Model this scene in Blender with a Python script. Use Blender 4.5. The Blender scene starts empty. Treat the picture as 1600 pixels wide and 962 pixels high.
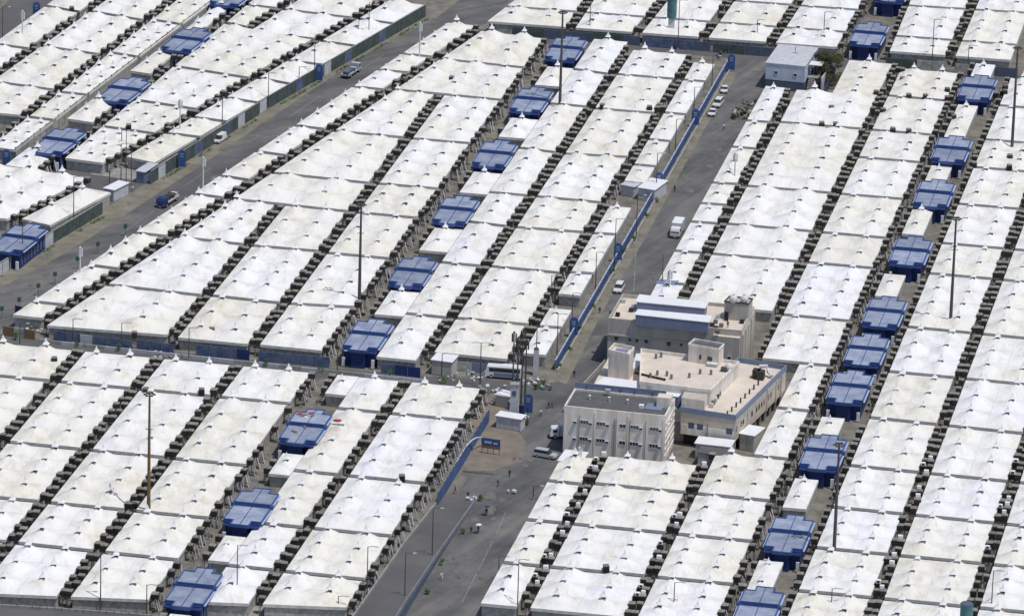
import bpy, math, random
from mathutils import Vector, noise
random.seed(7)
scene = bpy.context.scene
COL = scene.collection

# ------------------------------------------------------------------ camera
F_PX, PITCH, ROLL, DIST = 9280.0, math.radians(19.24), 0.030, 1339.0
CAM = Vector((0.0, 0.0, DIST * math.sin(PITCH)))
FW = Vector((0, math.cos(PITCH), -math.sin(PITCH)))
R0 = Vector((1, 0, 0))
U0 = Vector((0, math.sin(PITCH), math.cos(PITCH)))
RC = (R0 * math.cos(ROLL) + U0 * math.sin(ROLL)).normalized()
UC = (U0 * math.cos(ROLL) - R0 * math.sin(ROLL)).normalized()
cd = bpy.data.cameras.new("camera")
cam = bpy.data.objects.new("camera", cd)
COL.objects.link(cam)
from mathutils import Matrix
m = Matrix.Identity(4)
for i in range(3):
    m[i][0] = RC[i]; m[i][1] = UC[i]; m[i][2] = -FW[i]; m[i][3] = CAM[i]
cam.matrix_world = m
cd.sensor_width = 36.0
cd.lens = F_PX / 1600.0 * 36.0
cd.clip_start = 5.0
cd.clip_end = 20000.0
scene.camera = cam

# ------------------------------------------------------------------ light
SUN_EL, SUN_AZ = math.radians(68), math.radians(125)      # azimuth from +Y towards +X
w = bpy.data.worlds.new("World"); scene.world = w
w.use_nodes = True
nt = w.node_tree
sky = nt.nodes.new('ShaderNodeTexSky')
sky.sky_type = 'NISHITA'; sky.sun_disc = False
sky.sun_elevation = SUN_EL; sky.sun_rotation = SUN_AZ
sky.air_density = 1.0; sky.dust_density = 1.5
nt.links.new(sky.outputs[0], nt.nodes['Background'].inputs[0])
nt.nodes['Background'].inputs[1].default_value = 0.145
sd = bpy.data.lights.new("sun", 'SUN'); sd.energy = 4.4; sd.angle = math.radians(0.53)
sd.color = (1.0, 0.965, 0.91)
so = bpy.data.objects.new("sun", sd); COL.objects.link(so)
sv = Vector((math.sin(SUN_AZ) * math.cos(SUN_EL), math.cos(SUN_AZ) * math.cos(SUN_EL), math.sin(SUN_EL)))
so.rotation_euler = sv.to_track_quat('Z', 'Y').to_euler()
so.location = (0, 1200, 600)
scene.view_settings.view_transform = 'Standard'
scene.view_settings.look = 'None'
scene.view_settings.gamma = 1.0
scene.view_settings.exposure = -0.62

# ------------------------------------------------------------------ geometry helpers
def U(x, y, z=0.0):
    """world point at height z seen at picture point x, y (1600 x 962)"""
    d = FW * F_PX + RC * (x - 800.0) + UC * (481.0 - y)
    t = (z - CAM.z) / d.z
    return CAM + d * t
def PX(p):
    v = Vector(p) - CAM
    k = v.dot(FW)
    return 800 + F_PX * v.dot(RC) / k, 481 - F_PX * v.dot(UC) / k
def inter(a, b):
    (p, q), (r, s) = a, b
    d1 = q - p; d2 = s - r
    den = d1.x * d2.y - d1.y * d2.x
    t = ((r.x - p.x) * d2.y - (r.y - p.y) * d2.x) / den
    return Vector((p.x + d1.x * t, p.y + d1.y * t, 0))
def line(a, b, z=3.0):
    p, q = U(a[0], a[1], z), U(b[0], b[1], z)
    return (Vector((p.x, p.y, 0)), Vector((q.x, q.y, 0)))
def shift(l, right):
    """shift a world line sideways (towards +X side when positive for lines running away)"""
    p, q = l
    d = (q - p).normalized()
    if d.y < 0: d = -d
    n = Vector((d.y, -d.x, 0))
    return (p + n * right, q + n * right)
def away(l, dist):
    p, q = l
    d = (q - p).normalized()
    if d.x < 0: d = -d
    n = Vector((-d.y, d.x, 0))
    return (p + n * dist, q + n * dist)

class MB:
    def __init__(s): s.v = []; s.f = []; s.m = []; s.uv = None
    def add(s, vs, fs, mi=0):
        o = len(s.v); s.v += [tuple(v) for v in vs]
        s.f += [tuple(i + o for i in f) for f in fs]; s.m += [mi] * len(fs)
        return s
    def box(s, c, size, rot=0.0, mi=0, taper=0.0, top=True, mtop=None):
        x, y, z = size[0] / 2, size[1] / 2, size[2] / 2
        ca, sa = math.cos(rot), math.sin(rot); vs = []
        for dz in (-1, 1):
            k = 1 - taper if dz > 0 else 1
            for dx, dy in ((-1, -1), (1, -1), (1, 1), (-1, 1)):
                px, py = dx * x * k, dy * y * k
                vs.append((c[0] + px * ca - py * sa, c[1] + px * sa + py * ca, c[2] + dz * z))
        s.add(vs, [(0, 1, 5, 4), (1, 2, 6, 5), (2, 3, 7, 6), (3, 0, 4, 7), (3, 2, 1, 0)], mi)
        s.add(vs, [(4, 5, 6, 7)], mi if mtop is None else mtop)
        return s
    def prism(s, pts, z0, z1, mi=0, mtop=None):
        n = len(pts)
        a = sum(pts[i][0] * pts[(i + 1) % n][1] - pts[(i + 1) % n][0] * pts[i][1] for i in range(n))
        if a < 0: pts = list(pts)[::-1]
        vs = [(p[0], p[1], z0) for p in pts] + [(p[0], p[1], z1) for p in pts]
        s.add(vs, [(i, (i + 1) % n, n + (i + 1) % n, n + i) for i in range(n)], mi)
        s.add(vs, [tuple(range(n, 2 * n))], mi if mtop is None else mtop)
        s.add(vs, [tuple(range(n - 1, -1, -1))], mi)
        return s
    def tube(s, pts, rad, n=6, mi=0, cap=True):
        rads = rad if isinstance(rad, (list, tuple)) else [rad] * len(pts)
        pts = [Vector(p) for p in pts]; rings = []
        for i, p in enumerate(pts):
            d = (pts[min(i + 1, len(pts) - 1)] - pts[max(i - 1, 0)])
            if d.length < 1e-6: d = Vector((0, 0, 1))
            d.normalize()
            a = d.orthogonal().normalized() if abs(d.z) < .99 else Vector((1, 0, 0))
            b = d.cross(a).normalized()
            rings.append([p + (a * math.cos(2 * math.pi * k / n) + b * math.sin(2 * math.pi * k / n)) * rads[i] for k in range(n)])
        vs = [v for r in rings for v in r]; fs = []
        for i in range(len(rings) - 1):
            for k in range(n):
                k2 = (k + 1) % n
                fs.append((i * n + k, i * n + k2, (i + 1) * n + k2, (i + 1) * n + k))
        if cap:
            fs.append(tuple(range(n - 1, -1, -1))); fs.append(tuple((len(rings) - 1) * n + k for k in range(n)))
        return s.add(vs, fs, mi)
    def ball(s, c, r, mi=0, n=8, m=5, sq=(1, 1, 1)):
        vs = []; fs = []
        for i in range(m + 1):
            th = math.pi * i / m
            for k in range(n):
                ph = 2 * math.pi * k / n
                vs.append((c[0] + r * sq[0] * math.sin(th) * math.cos(ph), c[1] + r * sq[1] * math.sin(th) * math.sin(ph), c[2] + r * sq[2] * math.cos(th)))
        for i in range(m):
            for k in range(n):
                k2 = (k + 1) % n
                fs.append((i * n + k, (i + 1) * n + k, (i + 1) * n + k2, i * n + k2))
        return s.add(vs, fs, mi)
    def mesh(s, name, mats, smooth=False):
        me = bpy.data.meshes.new(name)
        me.from_pydata(s.v, [], s.f)
        for mt in (mats if isinstance(mats, (list, tuple)) else [mats]): me.materials.append(mt)
        me.polygons.foreach_set('material_index', s.m)
        if smooth: me.polygons.foreach_set('use_smooth', [True] * len(s.f))
        me.update()
        return me
    def build(s, name, mats, parent=None, smooth=False, loc=None, rz=0.0):
        return obj(name, s.mesh(name, mats, smooth), parent, loc, rz)

def obj(name, me, parent=None, loc=None, rz=0.0):
    o = bpy.data.objects.new(name, me); COL.objects.link(o)
    if parent is not None: o.parent = parent
    if loc is not None: o.location = loc
    if rz: o.rotation_euler = (0, 0, rz)
    return o
def tag(o, label, cat, group=None):
    o['label'] = label; o['category'] = cat
    if group: o['group'] = group
    return o
def thing(name, label, cat, loc, rz=0.0, group=None):
    o = bpy.data.objects.new(name, None); COL.objects.link(o)
    o.location = loc; o.rotation_euler = (0, 0, rz); o.empty_display_size = 0.5
    return tag(o, label, cat, group)
def struct(name, mb, mat, kind='structure'):
    o = mb.build(name, mat); o['kind'] = kind
    return o
def copy_tree(o, parent=None):
    c = o.copy(); COL.objects.link(c)
    if parent is not None: c.parent = parent
    for ch in [x for x in o.children]:
        copy_tree(ch, c)
    return c
ORD = ['first', 'second', 'third', 'fourth', 'fifth', 'sixth', 'seventh', 'eighth', 'ninth', 'tenth',
       'eleventh', 'twelfth', 'thirteenth', 'fourteenth', 'fifteenth', 'sixteenth', 'seventeenth', 'eighteenth']

# ------------------------------------------------------------------ materials
def mat(name, col, rough=0.7, var=0.0, scale=1.0, metal=0.0, col2=None, spec=0.3, rand=0.0, bump=0.0, space='Object', detail=6, stretch=None):
    m = bpy.data.materials.new(name); m.use_nodes = True
    nt = m.node_tree; b = nt.nodes['Principled BSDF']
    b.inputs['Roughness'].default_value = rough; b.inputs['Metallic'].default_value = metal
    b.inputs['Specular IOR Level'].default_value = spec
    b.inputs['Base Color'].default_value = (*col, 1)
    if var > 0 or col2 is not None:
        geo = nt.nodes.new('ShaderNodeNewGeometry')
        n = nt.nodes.new('ShaderNodeTexNoise'); n.inputs['Scale'].default_value = scale
        n.inputs['Detail'].default_value = detail; n.inputs['Roughness'].default_value = 0.65
        if stretch:
            mp = nt.nodes.new('ShaderNodeMapping'); mp.inputs['Scale'].default_value = (1, 1, stretch)
            nt.links.new(geo.outputs['Position'], mp.inputs['Vector']); nt.links.new(mp.outputs[0], n.inputs['Vector'])
        else: nt.links.new(geo.outputs['Position'], n.inputs['Vector'])
        cr = nt.nodes.new('ShaderNodeValToRGB')
        c2 = col2 if col2 is not None else tuple(max(0, c * (1 - var)) for c in col)
        cr.color_ramp.elements[0].position = 0.36; cr.color_ramp.elements[0].color = (*c2, 1)
        cr.color_ramp.elements[1].position = 0.62; cr.color_ramp.elements[1].color = (*col, 1)
        nt.links.new(n.outputs['Fac'], cr.inputs['Fac'])
        out = cr.outputs['Color']
        if rand > 0:
            oi = nt.nodes.new('ShaderNodeObjectInfo'); hs = nt.nodes.new('ShaderNodeHueSaturation')
            mr = nt.nodes.new('ShaderNodeMapRange')
            mr.inputs['To Min'].default_value = 1 - rand; mr.inputs['To Max'].default_value = 1 + rand
            nt.links.new(oi.outputs['Random'], mr.inputs['Value'])
            nt.links.new(mr.outputs[0], hs.inputs['Value']); nt.links.new(out, hs.inputs['Color'])
            out = hs.outputs['Color']
        nt.links.new(out, b.inputs['Base Color'])
        if bump > 0:
            bp = nt.nodes.new('ShaderNodeBump'); bp.inputs['Strength'].default_value = bump
            bp.inputs['Distance'].default_value = 0.05
            nt.links.new(n.outputs['Fac'], bp.inputs['Height']); nt.links.new(bp.outputs[0], b.inputs['Normal'])
    return m

def membrane():
    m = bpy.data.materials.new('tent membrane'); m.use_nodes = True
    nt = m.node_tree; N = nt.nodes; L = nt.links; b = N['Principled BSDF']
    b.inputs['Roughness'].default_value = 0.62; b.inputs['Specular IOR Level'].default_value = 0.35
    oi = N.new('ShaderNodeObjectInfo')
    cr = N.new('ShaderNodeValToRGB'); cr.color_ramp.interpolation = 'LINEAR'
    e = cr.color_ramp.elements
    e[0].position = 0.0; e[0].color = (0.75, 0.735, 0.69, 1)
    e[1].position = 1.0; e[1].color = (0.795, 0.80, 0.825, 1)
    a = e.new(0.35); a.color = (0.785, 0.775, 0.74, 1)
    a = e.new(0.75); a.color = (0.80, 0.80, 0.79, 1)
    L.new(oi.outputs['Random'], cr.inputs['Fac'])
    geo = N.new('ShaderNodeNewGeometry')
    # broad patches: newer cloth bluish white, older cloth cream
    n0 = N.new('ShaderNodeTexNoise'); n0.inputs['Scale'].default_value = 0.05; n0.inputs['Detail'].default_value = 3
    L.new(geo.outputs['Position'], n0.inputs['Vector'])
    r0 = N.new('ShaderNodeValToRGB')
    r0.color_ramp.elements[0].position = 0.40; r0.color_ramp.elements[0].color = (0.96, 0.945, 0.90, 1)
    r0.color_ramp.elements[1].position = 0.60; r0.color_ramp.elements[1].color = (1.0, 1.0, 1.02, 1)
    L.new(n0.outputs['Fac'], r0.inputs['Fac'])
    mx = N.new('ShaderNodeMix'); mx.data_type = 'RGBA'; mx.blend_type = 'MULTIPLY'; mx.inputs[0].default_value = 1
    L.new(cr.outputs[0], mx.inputs[6]); L.new(r0.outputs[0], mx.inputs[7])
    # dust stains
    n1 = N.new('ShaderNodeTexNoise'); n1.inputs['Scale'].default_value = 0.35; n1.inputs['Detail'].default_value = 8
    n1.inputs['Roughness'].default_value = 0.7
    mp = N.new('ShaderNodeMapping'); mp.inputs['Scale'].default_value = (1.0, 0.5, 1.0)
    L.new(geo.outputs['Position'], mp.inputs['Vector']); L.new(mp.outputs[0], n1.inputs['Vector'])
    r1 = N.new('ShaderNodeValToRGB')
    r1.color_ramp.elements[0].position = 0.30; r1.color_ramp.elements[0].color = (0.80, 0.765, 0.69, 1)
    r1.color_ramp.elements[1].position = 0.50; r1.color_ramp.elements[1].color = (1, 1, 1, 1)
    L.new(n1.outputs['Fac'], r1.inputs['Fac'])
    mx2 = N.new('ShaderNodeMix'); mx2.data_type = 'RGBA'; mx2.blend_type = 'MULTIPLY'; mx2.inputs[0].default_value = 1
    L.new(mx.outputs[2], mx2.inputs[6]); L.new(r1.outputs[0], mx2.inputs[7])
    # seams: darker grey-brown lines along the welds (uv counts cells)
    uv = N.new('ShaderNodeUVMap'); sp = N.new('ShaderNodeSeparateXYZ'); L.new(uv.outputs[0], sp.inputs[0])
    def seam(sock, width, mul=1.0):
        mu = N.new('ShaderNodeMath'); mu.operation = 'MULTIPLY'; mu.inputs[1].default_value = mul; L.new(sock, mu.inputs[0])
        pp = N.new('ShaderNodeMath'); pp.operation = 'PINGPONG'; pp.inputs[1].default_value = 0.5; L.new(mu.outputs[0], pp.inputs[0])
        lt = N.new('ShaderNodeMapRange'); lt.inputs['From Min'].default_value = 0; lt.inputs['From Max'].default_value = width
        lt.inputs['To Min'].default_value = 1; lt.inputs['To Max'].default_value = 0
        L.new(pp.outputs[0], lt.inputs['Value']); return lt.outputs[0]
    s1 = seam(sp.outputs[0], 0.02); s2 = seam(sp.outputs[1], 0.03)
    ad = N.new('ShaderNodeMath'); ad.operation = 'MAXIMUM'; L.new(s1, ad.inputs[0]); L.new(s2, ad.inputs[1])
    n2 = N.new('ShaderNodeTexNoise'); n2.inputs['Scale'].default_value = 0.25; n2.inputs['Detail'].default_value = 4
    L.new(geo.outputs['Position'], n2.inputs['Vector'])
    r2 = N.new('ShaderNodeMapRange'); r2.inputs['From Min'].default_value = 0.30; r2.inputs['From Max'].default_value = 0.62
    r2.inputs['To Max'].default_value = 0.5
    L.new(n2.outputs['Fac'], r2.inputs['Value'])
    mu = N.new('ShaderNodeMath'); mu.operation = 'MULTIPLY'; L.new(ad.outputs[0], mu.inputs[0]); L.new(r2.outputs[0], mu.inputs[1])
    mx3 = N.new('ShaderNodeMix'); mx3.data_type = 'RGBA'; mx3.blend_type = 'MIX'
    L.new(mu.outputs[0], mx3.inputs[0]); L.new(mx2.outputs[2], mx3.inputs[6]); mx3.inputs[7].default_value = (0.46, 0.44, 0.39, 1)
    L.new(mx3.outputs[2], b.inputs['Base Color'])
    # cloth creases
    n3 = N.new('ShaderNodeTexNoise'); n3.inputs['Scale'].default_value = 0.6; n3.inputs['Detail'].default_value = 3
    L.new(geo.outputs['Position'], n3.inputs['Vector'])
    bp = N.new('ShaderNodeBump'); bp.inputs['Strength'].default_value = 0.5; bp.inputs['Distance'].default_value = 0.6
    L.new(n3.outputs['Fac'], bp.inputs['Height']); L.new(bp.outputs[0], b.inputs['Normal'])
    return m
def road_mat(name, ang, base=(0.125, 0.124, 0.126), dust=(0.195, 0.188, 0.172)):
    m = bpy.data.materials.new(name); m.use_nodes = True
    nt = m.node_tree; N = nt.nodes; L = nt.links; b = N['Principled BSDF']
    b.inputs['Roughness'].default_value = 0.88; b.inputs['Specular IOR Level'].default_value = 0.25
    geo = N.new('ShaderNodeNewGeometry')
    vr = N.new('ShaderNodeVectorRotate'); vr.rotation_type = 'Z_AXIS'; vr.inputs['Angle'].default_value = -ang
    L.new(geo.outputs['Position'], vr.inputs['Vector'])
    mp = N.new('ShaderNodeMapping'); mp.inputs['Scale'].default_value = (0.012, 0.16, 1); L.new(vr.outputs[0], mp.inputs['Vector'])
    n1 = N.new('ShaderNodeTexNoise'); n1.inputs['Scale'].default_value = 1.0; n1.inputs['Detail'].default_value = 7; n1.inputs['Roughness'].default_value = .6
    L.new(mp.outputs[0], n1.inputs['Vector'])
    n2 = N.new('ShaderNodeTexNoise'); n2.inputs['Scale'].default_value = 0.09; n2.inputs['Detail'].default_value = 9; n2.inputs['Roughness'].default_value = .7
    L.new(geo.outputs['Position'], n2.inputs['Vector'])
    mx = N.new('ShaderNodeMix'); mx.inputs[0].default_value = .45; L.new(n1.outputs['Fac'], mx.inputs[2]); L.new(n2.outputs['Fac'], mx.inputs[3])
    cr = N.new('ShaderNodeValToRGB'); e = cr.color_ramp.elements
    e[0].position = .38; e[0].color = (*[c * .62 for c in base], 1); e[1].position = .62; e[1].color = (*dust, 1)
    q = e.new(.50); q.color = (*base, 1)
    L.new(mx.outputs[0], cr.inputs['Fac']); L.new(cr.outputs[0], b.inputs['Base Color'])
    return m
M = {
 'membrane': membrane(),
 'fascia': mat('grey tent fascia', (0.72, 0.71, 0.68), 0.8, 0.25, 0.8),
 'wallgrey': mat('grey tent wall', (0.50, 0.49, 0.46), 0.85, 0.45, 1.2),
 'curtain': mat('pale curtain', (0.62, 0.62, 0.66), 0.85, 0.25, 0.8),
 'cap': mat('white vent cap', (0.80, 0.80, 0.81), 0.5),
 'dark': mat('dark opening', (0.025, 0.025, 0.028), 0.8),
 'cooler': mat('dark louvred metal', (0.055, 0.05, 0.045), 0.7, 0.5, 3.0, rand=0.3),
 'lid': mat('dusty pale lid', (0.27, 0.26, 0.235), 0.75, 0.35, 2.0, rand=0.2),
 'duct': mat('grey duct', (0.45, 0.45, 0.46), 0.5, 0.3, 2.0),
 'steel': mat('galvanised steel', (0.22, 0.22, 0.23), 0.5, 0.2, 3, metal=0.3),
 'blue_roof': mat('blue roof sheet', (0.33, 0.365, 0.465), 0.6, 0.3, 0.35, spec=0.4, rand=0.16, col2=(0.20, 0.235, 0.34)),
 'blue_trim': mat('royal blue trim', (0.05, 0.105, 0.28), 0.45, 0.2, 1.0),
 'blue_deep': mat('deep blue panel', (0.028, 0.05, 0.18), 0.5, 0.3, 1.0),
 'blue_pale': mat('pale blue edge', (0.42, 0.50, 0.70), 0.4, 0.1, 1.0),
 'blue_wall': mat('blue street fence', (0.065, 0.15, 0.34), 0.6, 0.45, 0.8, col2=(0.04, 0.08, 0.20)),
 'blue_panel': mat('weathered blue wall panel', (0.06, 0.10, 0.22), 0.7, 0.4, 0.7, col2=(0.16, 0.18, 0.24)),
 'green_fence': mat('green grey street fence', (0.05, 0.08, 0.075), 0.75, 0.4, 0.5, col2=(0.10, 0.115, 0.11)),
 'ground': mat('dusty concrete ground', (0.22, 0.205, 0.18), 0.92, 0.45, 0.25, bump=0.2),
 'alley': mat('alley paving', (0.17, 0.15, 0.125), 0.9, 0.5, 0.8),
 'road_worn': mat('worn asphalt', (0.17, 0.165, 0.152), 0.9, 0.25, 0.6),
 'asphalt': mat('asphalt', (0.13, 0.128, 0.13), 0.85, 0.28, 0.06, bump=0.1, detail=10),
 'road_main': road_mat('main road asphalt', 1.13), 'road_left': road_mat('left road asphalt', .66),
 'verge': mat('sandy verge', (0.23, 0.215, 0.175), 0.95, 0.35, 0.2, bump=0.2),
 'kerb': mat('concrete kerb', (0.40, 0.40, 0.38), 0.85, 0.3, 1.0),
 'paint': mat('worn white paint', (0.30, 0.295, 0.28), 0.8, 0.5, 0.8),
 'concrete': mat('concrete', (0.33, 0.325, 0.31), 0.85, 0.3, 0.4),
 'white_wall': mat('stained white render', (0.80, 0.765, 0.72), 0.85, 0.16, 0.6, col2=(0.62, 0.55, 0.49), stretch=.12),
 'beige_wall': mat('beige stone cladding', (0.56, 0.49, 0.41), 0.8, 0.2, 0.5),
 'tan_wall': mat('tan render', (0.52, 0.48, 0.42), 0.85, 0.25, 0.5, stretch=.12),
 'grey_wall': mat('grey render', (0.50, 0.475, 0.44), 0.85, 0.25, 0.4, stretch=.15),
 'roof_beige': mat('beige roof tiles', (0.68, 0.60, 0.52), 0.85, 0.15, 0.3),
 'roof_grey': mat('grey roof felt', (0.12, 0.12, 0.125), 0.9, 0.25, 0.5),
 'roof_white': mat('white roof sheet', (0.78, 0.79, 0.82), 0.5, 0.08, 0.5),
 'shed_blue': mat('blue grey cladding', (0.20, 0.235, 0.36), 0.6, 0.15, 0.8),
 'ramp_rail': mat('grey blue parapet', (0.21, 0.225, 0.26), 0.8, 0.3, 1.0),
 'parapet_blue': mat('slate blue railing', (0.20, 0.25, 0.36), 0.6, 0.15, 0.8),
 'glass': mat('dark glass', (0.03, 0.035, 0.045), 0.15, spec=0.6),
 'mast': mat('dark mast', (0.085, 0.08, 0.08), 0.6),
 'rust': mat('rusty brown mast', (0.20, 0.125, 0.06), 0.7, 0.3, 1.0),
 'lamp_white': mat('white mast', (0.62, 0.62, 0.64), 0.5),
 'leaf': mat('leaves', (0.075, 0.08, 0.04), 0.9, 0.4, 1.0, rand=0.2),
 'leaf_bright': mat('bright green leaves', (0.07, 0.16, 0.035), 0.9, 0.4, 1.0, rand=0.2),
 'bark': mat('bark', (0.14, 0.10, 0.07), 0.9),
 'car_white': mat('white car paint', (0.70, 0.70, 0.71), 0.25, spec=0.6),
 'car_grey': mat('silver car paint', (0.42, 0.43, 0.45), 0.3, spec=0.6),
 'tyre': mat('tyre rubber', (0.03, 0.03, 0.03), 0.85),
 'headlight': mat('lamp glass', (0.75, 0.75, 0.72), 0.15),
 'skin': mat('skin', (0.28, 0.17, 0.11), 0.7),
 'cloth_dark': mat('dark cloth', (0.04, 0.042, 0.055), 0.9),
 'cloth_white': mat('white cloth', (0.70, 0.70, 0.70), 0.9),
 'cloth_blue': mat('blue cloth', (0.08, 0.12, 0.24), 0.9),
 'brown': mat('brown board', (0.22, 0.14, 0.08), 0.8),
 'teal': mat('teal tank paint', (0.10, 0.24, 0.26), 0.6, 0.3, 0.8),
 'red': mat('faded red cloth', (0.35, 0.06, 0.07), 0.8),
 'sign_green': mat('green sign', (0.03, 0.17, 0.11), 0.5),
 'grey_paint': mat('pale grey paint', (0.55, 0.56, 0.60), 0.7, 0.2, 0.8),
 'hut_wall': mat('pale blue grey render', (0.50, 0.56, 0.68), 0.85, 0.2, 0.6),
 'hut_base': mat('dark blue grey base', (0.10, 0.13, 0.19), 0.85, 0.2, 0.6),
}
# ------------------------------------------------------------------ ground and roads
g = MB(); g.add([(-6000, -1500, -0.02), (6000, -1500, -0.02), (6000, 9000, -0.02), (-6000, 9000, -0.02)], [(0, 1, 2, 3)])
struct('ground', g, M['ground'])
def sheet(name, pts, z, mt, zpick=0.0):
    vs = [U(x, y, zpick) for x, y in pts]
    g = MB(); vs = [(v.x, v.y, z) for v in vs]
    n = len(vs)
    a = sum(vs[i][0] * vs[(i + 1) % n][1] - vs[(i + 1) % n][0] * vs[i][1] for i in range(n))
    if a < 0: vs = vs[::-1]
    g.add(vs, [tuple(range(n))])
    return struct(name, g, mt)
sheet('main_road', [(560, 1000), (640, 905), (700, 800), (738, 730), (775, 600), (865, 600), (1140, 112), (1143, 84), (1215, 92), (1215, 160),
                    (1170, 260), (1050, 470), (960, 600), (900, 720), (735, 1010)], 0.006, M['road_main'])
sheet('road_shoulder', [(864, 592), (1140, 112), (1152, 116), (1095, 212), (1008, 372), (945, 480), (905, 560), (885, 600)], 0.010, M['verge'])
sheet('left_road', [(-40, 455), (60, 402), (125, 355), (205, 305), (310, 248), (405, 184), (506, 118), (570, 78), (672, 30), (730, -12), (800, -12),
                    (790, 12), (745, 45), (690, 75), (640, 112), (420, 252), (210, 395), (20, 530), (-60, 560)], 0.006, M['road_left'])
sheet('side_road', [(-40, 215), (133, 266), (205, 285), (250, 268), (330, 250), (330, 290), (250, 340), (168, 318), (150, 302), (-40, 250)], 0.010, M['asphalt'])
sheet('corner_road', [(-60, 60), (30, -10), (110, -10), (5, 75), (-60, 115)], 0.006, M['asphalt'])
sheet('service_road', [(-30, 541), (300, 572), (520, 592), (700, 611), (860, 625), (880, 598), (700, 590), (520, 575), (300, 553), (0, 524), (-30, 520)], 0.012, M['asphalt'])
sheet('cross_street', [(730, 44), (800, 50), (1000, 66), (1140, 78), (1300, 92), (1640, 122), (1640, 134), (1300, 104), (1205, 96), (1000, 80), (800, 64), (740, 62)], 0.012, M['asphalt'])
sheet('verge', [(-60, 452), (60, 398), (125, 351), (205, 300), (310, 243), (405, 179), (506, 113), (570, 73), (672, 25), (725, -12),
                (735, -12), (682, 28), (580, 80), (516, 122), (412, 192), (318, 256), (235, 310), (140, 372), (70, 414), (-60, 480)], 0.014, M['verge'])

# ------------------------------------------------------------------ tents
TENTS = []; COOLER_SPOTS = []; NVERT = 0
capm = MB()
r_, h_ = 0.66, 1.45
capm.add([(-r_, -r_, .22), (r_, -r_, .22), (r_, r_, .22), (-r_, r_, .22), (-.26, -.26, .72), (.26, -.26, .72), (.26, .26, .72), (-.26, .26, .72), (0, 0, h_ + .2)],
         [(0, 1, 5, 4), (1, 2, 6, 5), (2, 3, 7, 6), (3, 0, 4, 7), (4, 5, 8), (5, 6, 8), (6, 7, 8), (7, 4, 8), (3, 2, 1, 0)], 0)
capm.tube([(0, 0, -.25), (0, 0, .215)], .42, 6, 1)
capm.box((0, -.05, .05), (1.2, .06, .07), 0, 1)
CAPME = capm.mesh('peak_cap', [M['cap'], M['dark']])

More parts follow.
